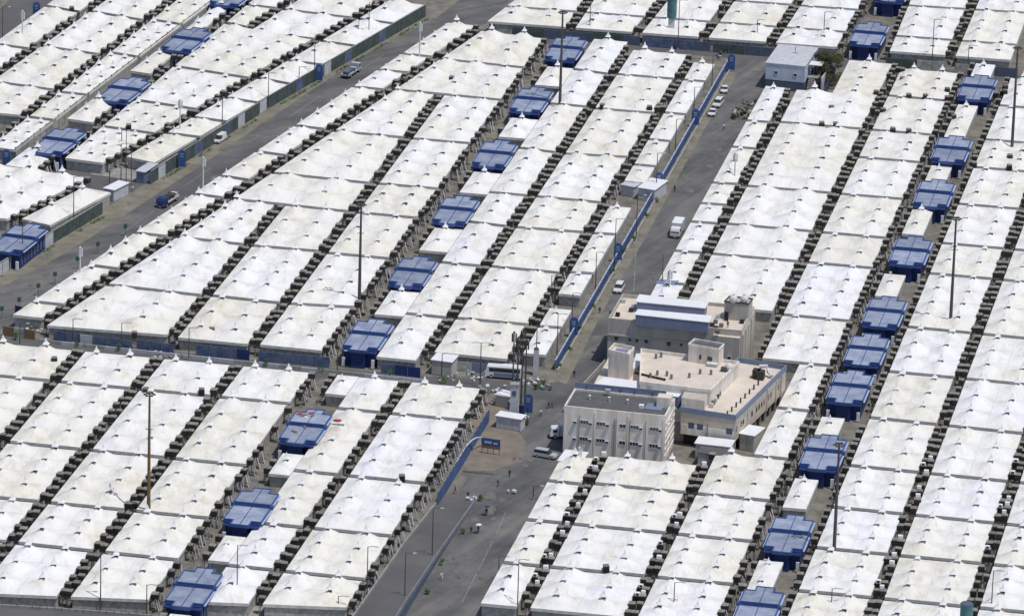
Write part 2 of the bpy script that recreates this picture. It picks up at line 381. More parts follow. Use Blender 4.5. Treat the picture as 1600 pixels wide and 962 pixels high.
def cell(a, b, outer):
    # peak at the middle; the cloth stays high between neighbouring peaks of a row and dips to the row seams
    k = 1.0 if outer else .78
    dm = max(abs(a) * k, abs(b)); d2 = min(1.0, math.hypot(a * k, b))
    e = max(0.0, min(1.0, (1 - abs(a)) * 5)) if outer else 1.0
    d = .35 * dm + .65 * d2
    return (1 - d) ** 1.45 * e + (0 if outer else .05 * abs(a) * (1 - b * b))
def tent(P, c, r, label, group, zeave=3.0, wallmat='wallgrey', parts=True, sub=8, hk=1.0, cat='tent'):
    """P: front-left, front-right, back-right, back-left eave corners (world xy)"""
    fl, fr, br, bl = P
    o = (fl + fr + br + bl) / 4; o = Vector((o.x, o.y, 0))
    rz = math.atan2((fr - fl).y, (fr - fl).x)
    root = thing('tent_block', label, cat, o, 0.0, group)
    cw = (fr - fl).length / c; ch = (bl - fl).length / r
    h = 0.285 * min(cw, ch, 10.0) * hk * random.uniform(.88, 1.12)
    NX, NY = c * sub, r * sub
    vs = []; uvs = []
    ns = random.uniform(0, 100); hf = {(i, j): random.uniform(.86, 1.14) for i in range(c) for j in range(r)}
    for j in range(NY + 1):
        for i in range(NX + 1):
            u, v = i / NX, j / NY
            p = (fl * (1 - u) + fr * u) * (1 - v) + (bl * (1 - u) + br * u) * v
            uu, vv = u * c, v * r
            a = (uu % 1) * 2 - 1 if i < NX else 1; b = (vv % 1) * 2 - 1 if j < NY else 1
            ci = min(c - 1, int(uu)); out_ = (ci == 0 and a < 0) or (ci == c - 1 and a > 0)
            if i == NX or i == 0: out_ = True
            z = zeave + h * hf[ci, min(r - 1, int(vv))] * cell(a, b, out_)
            if 0 < i < NX and 0 < j < NY:
                z += .26 * noise.noise(Vector((p.x * .22 + ns, p.y * .3, 0)))
                z += 0.20 if abs(a) > .9 or abs(b) > .9 else 0
            vs.append((p.x - o.x, p.y - o.y, z)); uvs.append((uu, vv))
    fs = [(j * (NX + 1) + i, j * (NX + 1) + i + 1, (j + 1) * (NX + 1) + i + 1, (j + 1) * (NX + 1) + i) for j in range(NY) for i in range(NX)]
    me = bpy.data.meshes.new('roof'); me.from_pydata(vs, [], fs); me.materials.append(M['membrane'])
    ul = me.uv_layers.new(name='UVMap')
    li = [0] * len(me.loops); me.loops.foreach_get('vertex_index', li)
    ul.data.foreach_set('uv', [k for i in li for k in uvs[i]])
    me.polygons.foreach_set('use_smooth', [True] * len(fs))
    obj('roof', me, root)
    loc = [Vector((q.x - o.x, q.y - o.y, 0)) for q in (fl, fr, br, bl)]
    cen = Vector((0, 0, 0))
    def ring(k):
        out = []
        for q in loc: out.append(q + (cen - q).normalized() * k)
        return out
    f = MB(); a = ring(0.02); n = 4
    f.add([(q.x, q.y, zeave - .62) for q in a] + [(q.x, q.y, zeave + .01) for q in a], [(i, (i + 1) % 4, 4 + (i + 1) % 4, 4 + i) for i in range(4)])
    f.build('fascia', M['fascia'], root)
    wb = MB(); a = ring(0.45)
    wb.add([(q.x, q.y, 0) for q in a] + [(q.x, q.y, zeave - .05) for q in a], [(i, (i + 1) % 4, 4 + (i + 1) % 4, 4 + i) for i in range(4)])
    wb.build('wall', M[wallmat], root)
    for j in range(r):
        for i in range(c):
            u, v = (i + .5) / c, (j + .5) / r
            p = (fl * (1 - u) + fr * u) * (1 - v) + (bl * (1 - u) + br * u) * v
            k = obj('peak_cap', CAPME, root, (p.x - o.x, p.y - o.y, zeave + h * hf[i, j] * .90), rz)
            s = random.uniform(.88, 1.08); k.scale = (s, s, s * random.uniform(.95, 1.1))
    TENTS.append(root)
    return root

def vis(p, mx=60, my=40):
    x, y = PX(p); return -mx < x < 1600 + mx and -my < y < 962 + my
def coolers_along(a, b, side, alley, per=2.0, off=.72):
    """a -> b eave edge (front to back), side = +1 puts them to the right of the edge"""
    d = (b - a); L = d.length
    if L < 2: return
    d.normalize(); n = Vector((d.y, -d.x, 0)) * side
    cnt = max(1, int(round(L / 8.4 * per)))
    st = L / cnt
    for k in range(cnt):
        if random.random() < .14: continue
        t = (k + .5) * st + random.uniform(-.55, .55)
        p = a + d * t + n * (off + random.uniform(-.18, .15))
        if vis(p, 30, 30):
            COOLER_SPOTS.append((p, math.atan2(d.y, d.x) - math.pi / 2, side, alley, random.random()))

def strip(desc, L, R, lines, cols, group, cl=None, cr=None, hwl=1.38, hwr=1.38, gap=.95, rows=None, skip=(), pitch=8.3, per=2.0, kind='tent block'):
    """L, R: world lines of the alley centres; lines: world cross lines from back to front"""
    LL = shift(L, hwl); RR = shift(R, -hwr)
    made = 0; todo = []
    for k in range(len(lines) - 1):
        if k in skip: continue
        bk = away(lines[k], -gap); ft = away(lines[k + 1], gap)
        P = [inter(ft, LL), inter(ft, RR), inter(bk, RR), inter(bk, LL)]
        if not any(vis((q.x, q.y, 3), 25, 12) for q in P): 
            xs = [PX((q.x, q.y, 3)) for q in P]
            if max(x for x, y in xs) < 0 or min(x for x, y in xs) > 1600 or max(y for x, y in xs) < -5 or min(y for x, y in xs) > 965: continue
        todo.append((k, P))
    tot = len(todo)
    for i, (k, P) in enumerate(todo):
        depth = ((P[3] - P[0]).length + (P[2] - P[1]).length) / 2
        r = rows[k] if rows and rows.get(k) else max(1, int(round(depth / pitch)))
        c = cols[k] if isinstance(cols, dict) else cols
        n = tot - 1 - i      # count from the front
        lab = f"{ORD[n]} tent block up {desc}" if tot > 1 else f"lone white tent in {desc}"
        tent(P, c, r, lab, group)
        if cl: coolers_along(P[0], P[3], -1, cl, per)
        if cr: coolers_along(P[1], P[2], +1, cr, per)

def ln(*a): return line((a[0], a[1]), (a[2], a[3]))
# --- right-hand district
GR = 'tent blocks in the district right of the main road'
c5 = ln(825, 934, 1225, 162); c4 = ln(991, 951, 1400, 107); c3 = ln(1150, 921, 1510, 105); c2 = ln(1233, 930, 1550, 172)
c1 = ln(1376, 919, 1590, 352); c0 = ln(1524.6, 934, 1600, 700); cx = ln(1672, 934, 1735, 700)
redge = ln(738, 961, 1185, 152)
RL = [ln(1310, 97, 1600, 122), ln(1350, 146, 1600, 168), ln(1200, 189, 1600, 223), ln(1142, 228, 1580, 266), ln(1175, 291, 1600, 327),
      ln(1142, 350, 1600, 391), ln(1110, 396, 1600, 440), ln(1222, 491, 1600, 528), ln(1200, 562, 1600, 600), ln(1220, 637, 1600, 677),
      ln(1323, 726, 1600, 754), ln(931, 755, 1560, 817), ln(896, 818, 1537, 880), ln(860, 885, 1520, 948), ln(830, 952, 1520, 1018)]
# in front of the building the ra line is also met
DS = {'s65': 'the right roadside row',
      's54': 'the wide row next to it', 's43': 'the row left of right washrooms',
      's21': 'the row right of right washrooms', 's10': 'the second row right of the right washrooms', 's0x': 'the rightmost row'}
strip('the right roadside row, beyond the buildings', redge, c5, [ln(1190, 132, 1240, 137)] + [ln(1165, 188, 1215, 192), ln(1142, 229, 1200, 234), ln(1110, 285, 1157, 288), ln(1092, 317, 1145, 321), ln(1080, 346, 1132, 350),
      ln(1050, 391, 1107, 396), ln(1020, 440, 1080, 445), ln(1000, 478, 1060, 483)], 1, GR, None, 'ra', hwl=0.3)
strip(DS['s65'] + ', below the buildings', redge, c5, [ln(868, 708, 940, 714), ln(855, 750, 910, 756)] + RL[12:], 1, GR, None, 'ra', hwl=0.3)
strip('the second right row, beyond the buildings', c5, c4, [ln(1262, 140, 1350, 147), RL[2]] + RL[4:7] + [ln(1040, 474, 1210, 488)], 2, GR, 'ra', 'rb')
strip('the second right row, below the buildings', c5, c4, [ln(930, 708, 1090, 724)] + RL[11:], 2, GR, 'ra', 'rb')
strip(DS['s43'] + ', beyond the buildings', c4, c3, RL[0:9], 2, GR, 'rb', 'rc')
strip('the tapering end behind the hut tree', ln(1290, 160, 1322, 98), c4, [ln(1322, 92, 1400, 99), ln(1290, 146, 1385, 154)], 1, GR, None, 'rb', hwl=.5)
PK = [(98, 118, 'at the top'), (162, 213, 'second from the top'), (257, 281, 'third from the top'), (321, 364, 'fourth from the top'), (426, 461, 'fifth from the top'), (649, 677, 'third from the bottom'), (745, 791, 'second from the bottom'), (873, 924, 'at the bottom')]
for yb, yf, w_ in PK:
    bx, fx = 1150 + .441 * (921 - yb), 1150 + .441 * (921 - yf)
    strip('the right washroom line ' + w_, c3, c2, [ln(bx, yb, bx + 60, yb + 5), ln(fx, yf, fx + 60, yf + 5)], 1, GR, 'rc', None, hwl=2.0, hwr=3.8, gap=.1, pitch=11, per=1.4)
mid43 = ln(1148, 750, 1245, 560)
strip('the half row squeezed between building and washrooms', mid43, c3, [RL[8], RL[9], RL[10]], 1, GR, None, 'rc', hwl=1.2)
strip(DS['s43'] + ', below the buildings', c4, c3, RL[10:], 2, GR, 'rb', 'rc')
strip(DS['s21'], c2, c1, RL[0:], 2, GR, 'rd', 're')
strip(DS['s10'], c1, c0, RL[2:], 2, GR, 're', 'rf')
strip(DS['s0x'], c0, cx, RL[7:], 2, GR, 'rf', None)
ALLEY = {'ra': 'the first alley right of the road', 'rb': 'the second alley right of the road',
         'rc': 'the alley left of the right washrooms', 'rd': 'the alley right of the right washrooms', 're': 'the second alley right of right washrooms', 'rf': 'the rightmost alley'}

# --- district beyond the cross street
GT = 'tent blocks beyond the cross street'
t0 = ln(770, 20, 835, -30); t1 = ln(902, 27, 930, -15); t2 = ln(1002, 42, 1032, 5); t3 = ln(1107, 47, 1137, 5); t4 = ln(1215, 50, 1237, 17)
t5 = ln(1322, 62, 1352, 8); t6 = ln(1390, 60, 1410, 12); t7 = ln(1490, 75, 1520, 5); t8 = ln(1592, 82, 1620, 5)
K = [ln(840, -62, 1595, -5), ln(840, -22, 1595, 35), ln(840, 14, 1595, 71), ln(800, 38, 1585, 96)]
K2 = [ln(1422, -38, 1582, -28), ln(1422, 9, 1582, 19), ln(840, 14, 1595, 71), ln(800, 38, 1585, 96)]
for nm, a, b, KK, al, ar in (('the leftmost row beyond the cross street', t0, t1, K, None, 'ta'), ('the second row beyond the cross street', t1, t2, K, 'ta', 'tb'),
        ('the third row beyond the cross street', t2, t3, K, 'tb', 'tc'), ('the fourth row beyond the cross street', t3, t4, K, 'tc', 'td'),
        ('the row behind the grey hut and tree', t4, t5, K, 'td', 'te'), ('the row right of the far washroom', t6, t7, K2, 'tf', 'tg'),
        ('the top right corner row', t7, t8, K2, 'tg', None)):
    strip(nm, a, b, KK, 2, GT, al, ar)
ALLEY.update({'ta': 'the leftmost alley beyond the cross street', 'tb': 'the second alley beyond the cross street', 'tc': 'the third alley beyond the cross street',
              'td': 'the alley above the grey hut', 'te': 'the alley left of the far washroom', 'tf': 'the alley right of the far washroom', 'tg': 'the alley in the top right corner'})

# --- middle district
GM = 'tent blocks between the two roads'
m1 = ln(807, 552, 1080, 90); m2 = ln(667, 552, 980, 80); m3 = ln(512, 548, 850, 72); m4 = ln(402, 530, 685, 150); m5 = ln(280, 512, 432, 327)
LR = ln(110, 475, 737, 52); bwall = line((867, 576), (1137, 106), 0.0); lredge = ln(55, 467, 667, 57)
G3 = ln(345, 309, 550, 331); G2 = ln(277, 370, 390, 383); G1 = ln(180, 446, 320, 462); G4 = ln(445, 272, 585, 287)
G5 = ln(527, 205, 640, 216); G6 = ln(617, 140, 790, 157); G7 = ln(725, 96, 840, 108); GF = ln(80, 511, 272, 526)
strip('the row along the blue fence, upper part', m1, bwall, [ln(1085, 96, 1137, 101), ln(1075, 125, 1117, 129), ln(1040, 176, 1082, 180), ln(1010, 217, 1060, 222), ln(980, 256, 1035, 261), ln(965, 283, 1020, 289)], 1, GM, 'ma', None, hwr=2.2)
strip('the row along the blue fence, lower part', m1, bwall, [ln(938, 318, 1000, 324), ln(927, 364, 975, 367), ln(890, 425, 937, 428), ln(867, 460, 917, 465)], 1, GM, 'ma', None, hwr=2.2)
strip('the row ending at the white pillar', m1, bwall, [ln(850, 478, 905, 483), ln(835, 509, 892, 513), ln(812, 553, 867, 558)], 1, GM, 'ma', None, hwr=2.2)
strip('the row left of the blue fence row', m2, m1, [ln(982, 76, 1075, 84), ln(965, 116, 1060, 124), ln(935, 170, 1025, 177), ln(882, 240, 972, 245), ln(840, 307, 935, 316), ln(810, 355, 902, 362),
      ln(770, 416, 872, 426), ln(717, 497, 825, 507), ln(670, 551, 792, 563)], 2, GM, 'mb', 'ma')
mid = ln(725, 372, 792, 274)
def offl(l, d): return shift(l, d)
midM = shift(m2, -10.2)
MLR = [ln(935, 60, 980, 64), ln(910, 110, 945, 115), ln(862, 162, 920, 167), ln(820, 232, 875, 239), ln(785, 302, 840, 307), ln(740, 347, 787, 353), ln(695, 410, 757, 416), ln(640, 490, 697, 496), ln(595, 560, 657, 566)]
strip('the column right of the middle washrooms', midM, m2, MLR, 1, GM, None, 'mb', hwl=0.05)
for k, (yb, yf) in enumerate(((101, 131), (181, 212), (265, 299), (352, 389), (450, 489))):
    bx, fx = 850 - .71 * (yb - 72), 850 - .71 * (yf - 72)
    strip(['the pocket below the farthest middle washroom', 'the pocket below the second farthest middle washroom', 'the pocket below the third farthest middle washroom',
           'the pocket below the fourth farthest middle washroom', 'the pocket above the nearest middle washroom'][k], m3, midM,
          [ln(bx, yb, bx + 60, yb + 5), ln(fx, yf, fx + 60, yf + 5)], 1, GM, 'mc', None, hwl=4.4, hwr=0.05, gap=.4, pitch=10)
strip('the row left of the middle washrooms', m4, m3, [G6, ln(650, 217, 747, 225), ln(592, 287, 697, 296), ln(560, 332, 657, 341), ln(512, 395, 620, 405), ln(452, 474, 555, 480), ln(402, 540, 515, 551)], 2, GM, 'md', 'mc')
strip('the row two left of the middle washrooms', m5, m4, [G3, ln(400, 384, 505, 393), ln(335, 462, 425, 472), ln(307, 532, 390, 540)], 2, GM, 'me', 'md')
strip('the tapering row beside the left road', LR, m5, [G3, G2, G1, GF], 2, GM, 'mf', 'me', hwl=1.6)
strip('the upper tapering row beside the left road', LR, m4, [G6, G5, G4, G3], 2, GM, 'mf', 'md', hwl=1.6)
strip('the far corner between the two roads', LR, m3, [ln(745, 46, 860, 60), G7, G6], {0: 2, 1: 3}, GM, 'mf', 'mc', hwl=1.6)
strip('the narrow row lining the left road', lredge, LR, [ln(697, 34, 760, 40), ln(640, 85, 675, 89), ln(592, 109, 632, 113), ln(560, 136, 598, 140), ln(467, 197, 500, 201), ln(405, 237, 440, 242), ln(337, 273, 362, 277), ln(290, 301, 327, 306),
      ln(216, 364, 250, 368), ln(140, 414, 178, 419), ln(62, 472, 107, 477), ln(22, 494, 85, 501)], 1, GM, None, 'mf', hwl=0.2, hwr=1.6)
ALLEY.update({'ma': 'the alley behind the blue fence', 'mb': 'the alley two left of blue fence', 'mc': 'the alley left of the middle washrooms', 'md': 'the alley reaching the tall dark mast',
              'me': 'the short middle alley near the service road', 'mf': 'the slanting alley beside the left road'})

# --- bottom left district
GB = 'tent blocks in the bottom left district'
bA = ln(125, 547, 22, 668); bB = ln(250, 557, 5, 861); bC = ln(372, 570, 101, 929); bD = ln(495, 583, 254, 921); bE = ln(635, 595, 405, 934); bF = ln(766, 600, 563, 931)
bZ = shift(bA, -22)
B0 = ln(10, 535, 755, 605); B1 = ln(0, 587, 732, 657); B2 = ln(12, 690, 679, 756); B3 = ln(0, 777, 624, 838); B4 = ln(0, 845, 581, 906); B5 = ln(0, 928, 563, 978)
B5 = ln(0, 930, 563, 952)
BB = [B0, B1, B2, B3, B4, B5]
strip('the leftmost row below the service road', bZ, bA, BB, 2, GB, None, 'ba')
strip('the second row from the left edge', bA, bB, BB, 2, GB, 'ba', 'bb')
strip('the row holding the brown mast', bB, bC, BB, 2, GB, 'bb', 'bc')
strip('the row left of the lower washrooms', bC, bD, BB, 2, GB, 'bc', 'bd')
midB = shift(bE, -10.4)
strip('the column right of the lower washrooms', midB, bE, BB, 1, GB, None, 'be', hwl=0.05)
for k, (q, yb, yf) in enumerate(((0, 581, 612), (1, 703, 737), (2, 831, 872), (3, 953, 990))):
    xs = [495 - .713 * (y - 583) for y in (yb, yf)]
    strip(['the pocket above the farthest lower washroom', 'the pocket below the farthest lower washroom', 'the pocket below the middle lower washroom', 'the pocket at the bottom edge'][k],
          bD, midB, [ln(xs[0], yb, xs[0] + 60, yb + 6), ln(xs[1], yf, xs[1] + 60, yf + 6)], 1, GB, 'bd', None, hwl=4.6, hwr=.05, gap=.4, pitch=10)
strip('the row beside the ramp', bE, bF, BB, 2, GB, 'be', 'bf')
ALLEY.update({'ba': 'the leftmost lower alley', 'bb': 'the alley left of the brown mast', 'bc': 'the alley right of the brown mast', 'bd': 'the alley left of lower washrooms',
              'be': 'the alley right of lower washrooms', 'bf': 'the curtained edge beside the ramp'})

# --- upper left district
GU = 'tent blocks beyond the left road'
u1 = ln(217, 227, 550, 30); u2 = ln(110, 232, 380, 5); u2b = ln(392, 42, 450, 5); W = ln(27, 237, 342, 0); u3 = ln(7, 205, 262, 5); u4 = ln(7, 107, 155, 2)
uw = line((162, 312), (665, -8), 3.0); uwl = line((404, 180), (665, 26), 0.0); ur = ln(-28, 80, 85, -2)
strip('the row lining the far side of the left road', u1, uwl, [ln(600, -2, 660, 6), ln(572, 31, 607, 36), ln(515, 66, 555, 72), ln(462, 96, 500, 101), ln(420, 125, 452, 131), ln(368, 155, 400, 160), ln(318, 185, 346, 189), ln(279, 210, 309, 214), ln(198, 247, 221, 252)], 1, GU, 'ua', None, hwr=.7)
strip('the wide row behind the far roadside row', u2, u1, [ln(362, 38, 492, 61), ln(295, 107, 382, 121), ln(217, 157, 302, 170), ln(165, 198, 250, 210), ln(95, 248, 170, 258)], 3, GU, 'ub', 'ua')
strip('the wide row at the top edge', u2b, u1, [ln(460, -20, 600, 2), ln(460, 17, 550, 28), ln(400, 51, 492, 61)], 2, GU, 'uc', 'ua')
strip('the wedge at the top edge', u2, u2b, [ln(370, -25, 460, -15), ln(375, 6, 440, 14), ln(345, 34, 392, 44)], 1, GU, 'ub', 'uc', hwl=1.5, hwr=1.5)
for k, (xb, yb, xf, yf) in enumerate(((345, 4, 302, 50), (247, 80, 208, 112), (160, 156, 118, 188), (60, 232, 30, 262))):
    strip(['the pocket above the farthest upper washroom', 'the pocket below the farthest upper washroom', 'the pocket below the second upper washroom', 'the pocket below the third upper washroom'][k],
          W, u2, [ln(xb, yb, xb + 40, yb + 6), ln(xf, yf, xf + 40, yf + 6)], 1, GU, None, 'ub', hwl=1.3, hwr=2, gap=.3)
strip('the row left of the grey wall', u3, W, [ln(300, -32, 340, -26), ln(245, 32, 287, 39), ln(190, 85, 222, 90), ln(115, 146, 150, 150), ln(62, 185, 92, 189), ln(0, 233, 30, 237)], 2, GU, 'ud', None, hwr=1.0)
strip('the top left row', u4, u3, [ln(215, -22, 280, -13), ln(155, 20, 207, 29), ln(85, 75, 140, 83), ln(15, 131, 87, 141), ln(-60, 173, 35, 182)], 2, GU, 'ue', 'ud')
strip('the corner row beside the corner road', ur, u4, [ln(112, -25, 165, -18), ln(97, 14, 125, 19), ln(0, 70, 50, 77), ln(-60, 115, 5, 124)], 1, GU, None, 'ue', hwl=.3)
v1 = ln(135, 285, 7, 350); vL = shift(v1, -28); vR = ln(168, 305, 62, 362)
GV = 'tent blocks at the left edge below the junction'
strip('the row at the left edge below the junction', vL, v1, [ln(0, 256, 140, 276), ln(0, 343, 60, 350)], 3, GV, None, 'va', pitch=9)
strip('the narrow row right of the left edge row', v1, vR, [ln(128, 290, 170, 298), ln(68, 352, 90, 357)], 1, GV, 'va', None, hwr=.3, pitch=12)
ALLEY.update({'ua': 'the alley behind the far roadside row', 'ub': 'the alley right of the upper washrooms', 'uc': 'the short alley at the top edge', 'ud': 'the alley left of the grey wall',
              'ue': 'the top left alley', 'va': 'the alley at the left edge below the junction'})

# ------------------------------------------------------------------ coolers
def cooler_parts():
    hs = MB(); hs.box((0, 0, 2.98), (1.4, 1.4, 1.12), 0, 0, 0, mtop=0)
    for k in range(5):
        z = 2.55 + k * .19
        hs.box((0, -.72, z), (1.16, .05, .07)); hs.box((.72, 0, z), (.05, 1.16, .07)); hs.box((-.72, 0, z), (.05, 1.16, .07))
    ld = MB(); ld.box((0, 0, 3.60), (1.46, 1.46, .12), 0, 0, .06); ld.box((0, 0, 3.71), (.7, .7, .08), 0, 0, .1)
    st = MB()
    for sx in (-.6, .6):
        for sy in (-.6, .6): st.box((sx, sy, 1.2), (.07, .07, 2.4))
    st.box((0, -.6, 1.2), (1.2, .05, .05)); st.box((0, 0, 2.38), (1.3, 1.3, .08))
    dc = MB(); dc.tube([(-.3, .2, 2.38), (-.45, .2, 1.9), (-.95, .1, 1.5), (-1.25, .1, 1.35)], .24, 6)
    dc.box((.35, .3, 1.2), (.16, .12, 2.3))
    return hs, ld, st, dc
PARTS = cooler_parts()
names = ['housing', 'lid', 'stand', 'duct']; mats = ['cooler', 'lid', 'steel', 'duct']
meshes = [p.mesh(n, M[mm]) for p, n, mm in zip(PARTS, names, mats)]
cm_ = MB(); cm_.box((.15, -.35, 4.05), (.95, .75, .65)); cm_.box((.15, -.74, 4.05), (.55, .04, .45), 0, 1)
CONDME = cm_.mesh('condenser', [M['cap'], M['dark']])
order = sorted(range(len(COOLER_SPOTS)), key=lambda i: (not vis(COOLER_SPOTS[i][0], 0, 0), (COOLER_SPOTS[i][0] - CAM).length))
rest = [MB() for _ in range(4)]
TENS = ['', '', 'twenty', 'thirty', 'forty', 'fifty', 'sixty', 'seventy', 'eighty', 'ninety']
def nth(n):
    if n < 18: return ORD[n]
    n += 1
    if n == 19: return 'nineteenth'
    if n % 10 == 0: return TENS[n // 10][:-1] + 'ieth'
    return TENS[n // 10] + '-' + ORD[n % 10 - 1]
RK = {}
for key in set((c[2], c[3]) for c in COOLER_SPOTS):
    idx = [i for i, c in enumerate(COOLER_SPOTS) if (c[2], c[3]) == key and vis(c[0], 0, 0)]
    for k, i in enumerate(sorted(idx, key=lambda i: -PX((COOLER_SPOTS[i][0].x, COOLER_SPOTS[i][0].y, 3))[1])): RK[i] = k
NC = 300
for rank, i in enumerate(order):
    p, rz, side, al, rnd = COOLER_SPOTS[i]
    p = Vector((p.x, p.y, 0)); zz = random.uniform(-.25, .3)
    if side > 0: pass
    sc = random.uniform(.80, 1.03)
    if rank < NC:
        t = thing('evaporative_cooler', f"dark air cooler, {nth(RK[i])} up the {'left' if side > 0 else 'right'} side of {ALLEY[al]}", 'air cooler', (p.x, p.y, 0), rz + (0 if side > 0 else math.pi) + random.uniform(-.09, .09), f"air coolers in {ALLEY[al]}")
        for n, me in zip(names, meshes): obj(n, me, t)
        if al in ('ra', 're', 'rf', 'rb') and rnd < .38:
            obj('condenser', CONDME, t, (random.uniform(-.2, .2), -.2, 0))
        t.scale = (sc, sc, 1 + zz * .12)
    else:
        a = rz + (0 if side > 0 else math.pi); ca, sa = math.cos(a) * sc, math.sin(a) * sc
        for q in range(4):
            src = PARTS[q]; fs = src.f
            if q == 0: # plain box with few louvres for the far ones
                vs, fs = src.v[:16], src.f[:6]
            else: vs = src.v
            rest[q].add([(p.x + v[0] * ca - v[1] * sa, p.y + v[0] * sa + v[1] * ca, v[2] * (1 + zz * .12)) for v in vs], fs)
allr = MB(); mi = 0
for q in range(4): allr.add(rest[q].v, rest[q].f, q)
o = allr.build('far_evaporative_coolers', [M[x] for x in mats]); o['kind'] = 'stuff'
tag(o, 'hundreds of small dark air coolers filling the farther alleys between tents', 'air coolers')
print('coolers', len(COOLER_SPOTS), 'tents', len(TENTS))

dr = MB(); rd_ = random.Random(5)
for p, rz, side, al, rnd in COOLER_SPOTS:
    if al not in ('mc', 'bd', 'bf', 'rd', 'rc', 'ub', 'ma'): continue
    a = rz + (0 if side > 0 else math.pi); n = Vector((math.cos(a), math.sin(a), 0)); t_ = Vector((-n.y, n.x, 0))
    for k in range(3 if al == 'bf' else 2):
        c = Vector((p.x, p.y, 0)) + n * (.95 + .2 * k) + t_ * (rd_.uniform(-1.6, 1.6))
        top = c - n * .6 + Vector((0, 0, rd_.uniform(2.0, 2.9))); w = rd_.uniform(.10, .34)
        dr.add([c - t_ * w, c + t_ * w, top + t_ * w, top - t_ * w, c - t_ * w + n * .08, c + t_ * w + n * .08, top + t_ * w + n * .08, top - t_ * w + n * .08],
               [(0, 3, 2, 1), (4, 5, 6, 7), (0, 1, 5, 4), (1, 2, 6, 5), (2, 3, 7, 6), (3, 0, 4, 7)], 0 if rd_.random() < .7 else 1)
o = dr.build('hanging_drapes', [M['curtain'], M['duct']]); o['kind'] = 'stuff'
tag(o, 'pale drapes and pipes hanging below the air coolers in the open alleys', 'drapes')
cl = MB()
for p, rz, side, al, rnd in COOLER_SPOTS:
    for k in range(2):
        q = Vector((p.x, p.y, 0)) + Vector((rd_.uniform(-1.2, 1.2), rd_.uniform(-1.2, 1.2), 0)); s_ = rd_.uniform(.2, .6)
        cl.box((q.x, q.y, s_ / 2), (s_, s_ * rd_.uniform(.5, 1.2), s_), rd_.uniform(0, 3), rd_.randint(0, 3))
o = cl.build('alley_clutter', [M['mast'], M['cooler'], M['steel'], M['lid']]); o['kind'] = 'stuff'
tag(o, 'small dark boxes and bits lying on the ground of the alleys', 'clutter')
LC = [(947, 889), (628, 748), (315, 613), (85, 564), (1369, 147), (1420, 152), (1446, 153), (1410, 112), (1410, 126), (1480, 143), (1480, 156), (1284, 196), (1306, 197), (1395, 205), (1420, 207), (1299, 171), (1294, 204), (1380, 175),
      (1015, 171), (941, 168), (201, 200), (249, 212), (112, 16), (633, 127), (706, 125), (228, 612), (331, 518), (210, 524), (1556, 150), (1571, 138), (1570, 146), (1523, 244), (1578, 247), (1522, 259), (1577, 263), (1490, 185)]
STR = {}
for i, (x, y) in enumerate(LC):
    p = U(x, y, 3.1)
    t = thing('evaporative_cooler', f"stray dark air cooler standing alone between tent roofs, {nth(i)} of the strays by listing", 'air cooler', (p.x, p.y, 0), .1, 'stray air coolers between tent roofs')
    near = min(TENTS, key=lambda q: (q.location - p).length)['label']
    STR.setdefault(near, []).append((x, t))
    for n, me in zip(names, meshes): obj(n, me, t)
    t.scale = (.85, .85, 1.12)
for near, ls in STR.items():
    near = near.replace(' tent block', '').replace(', beyond the buildings', '').replace(', below the buildings', '').replace('lone white tent in ', '')
    for k, (x, t) in enumerate(sorted(ls, key=lambda q: q[0])):
        t['label'] = f'stray cooler by the {near}' if len(ls) == 1 else f'stray cooler by the {near}, {ORD[k]} rightward'
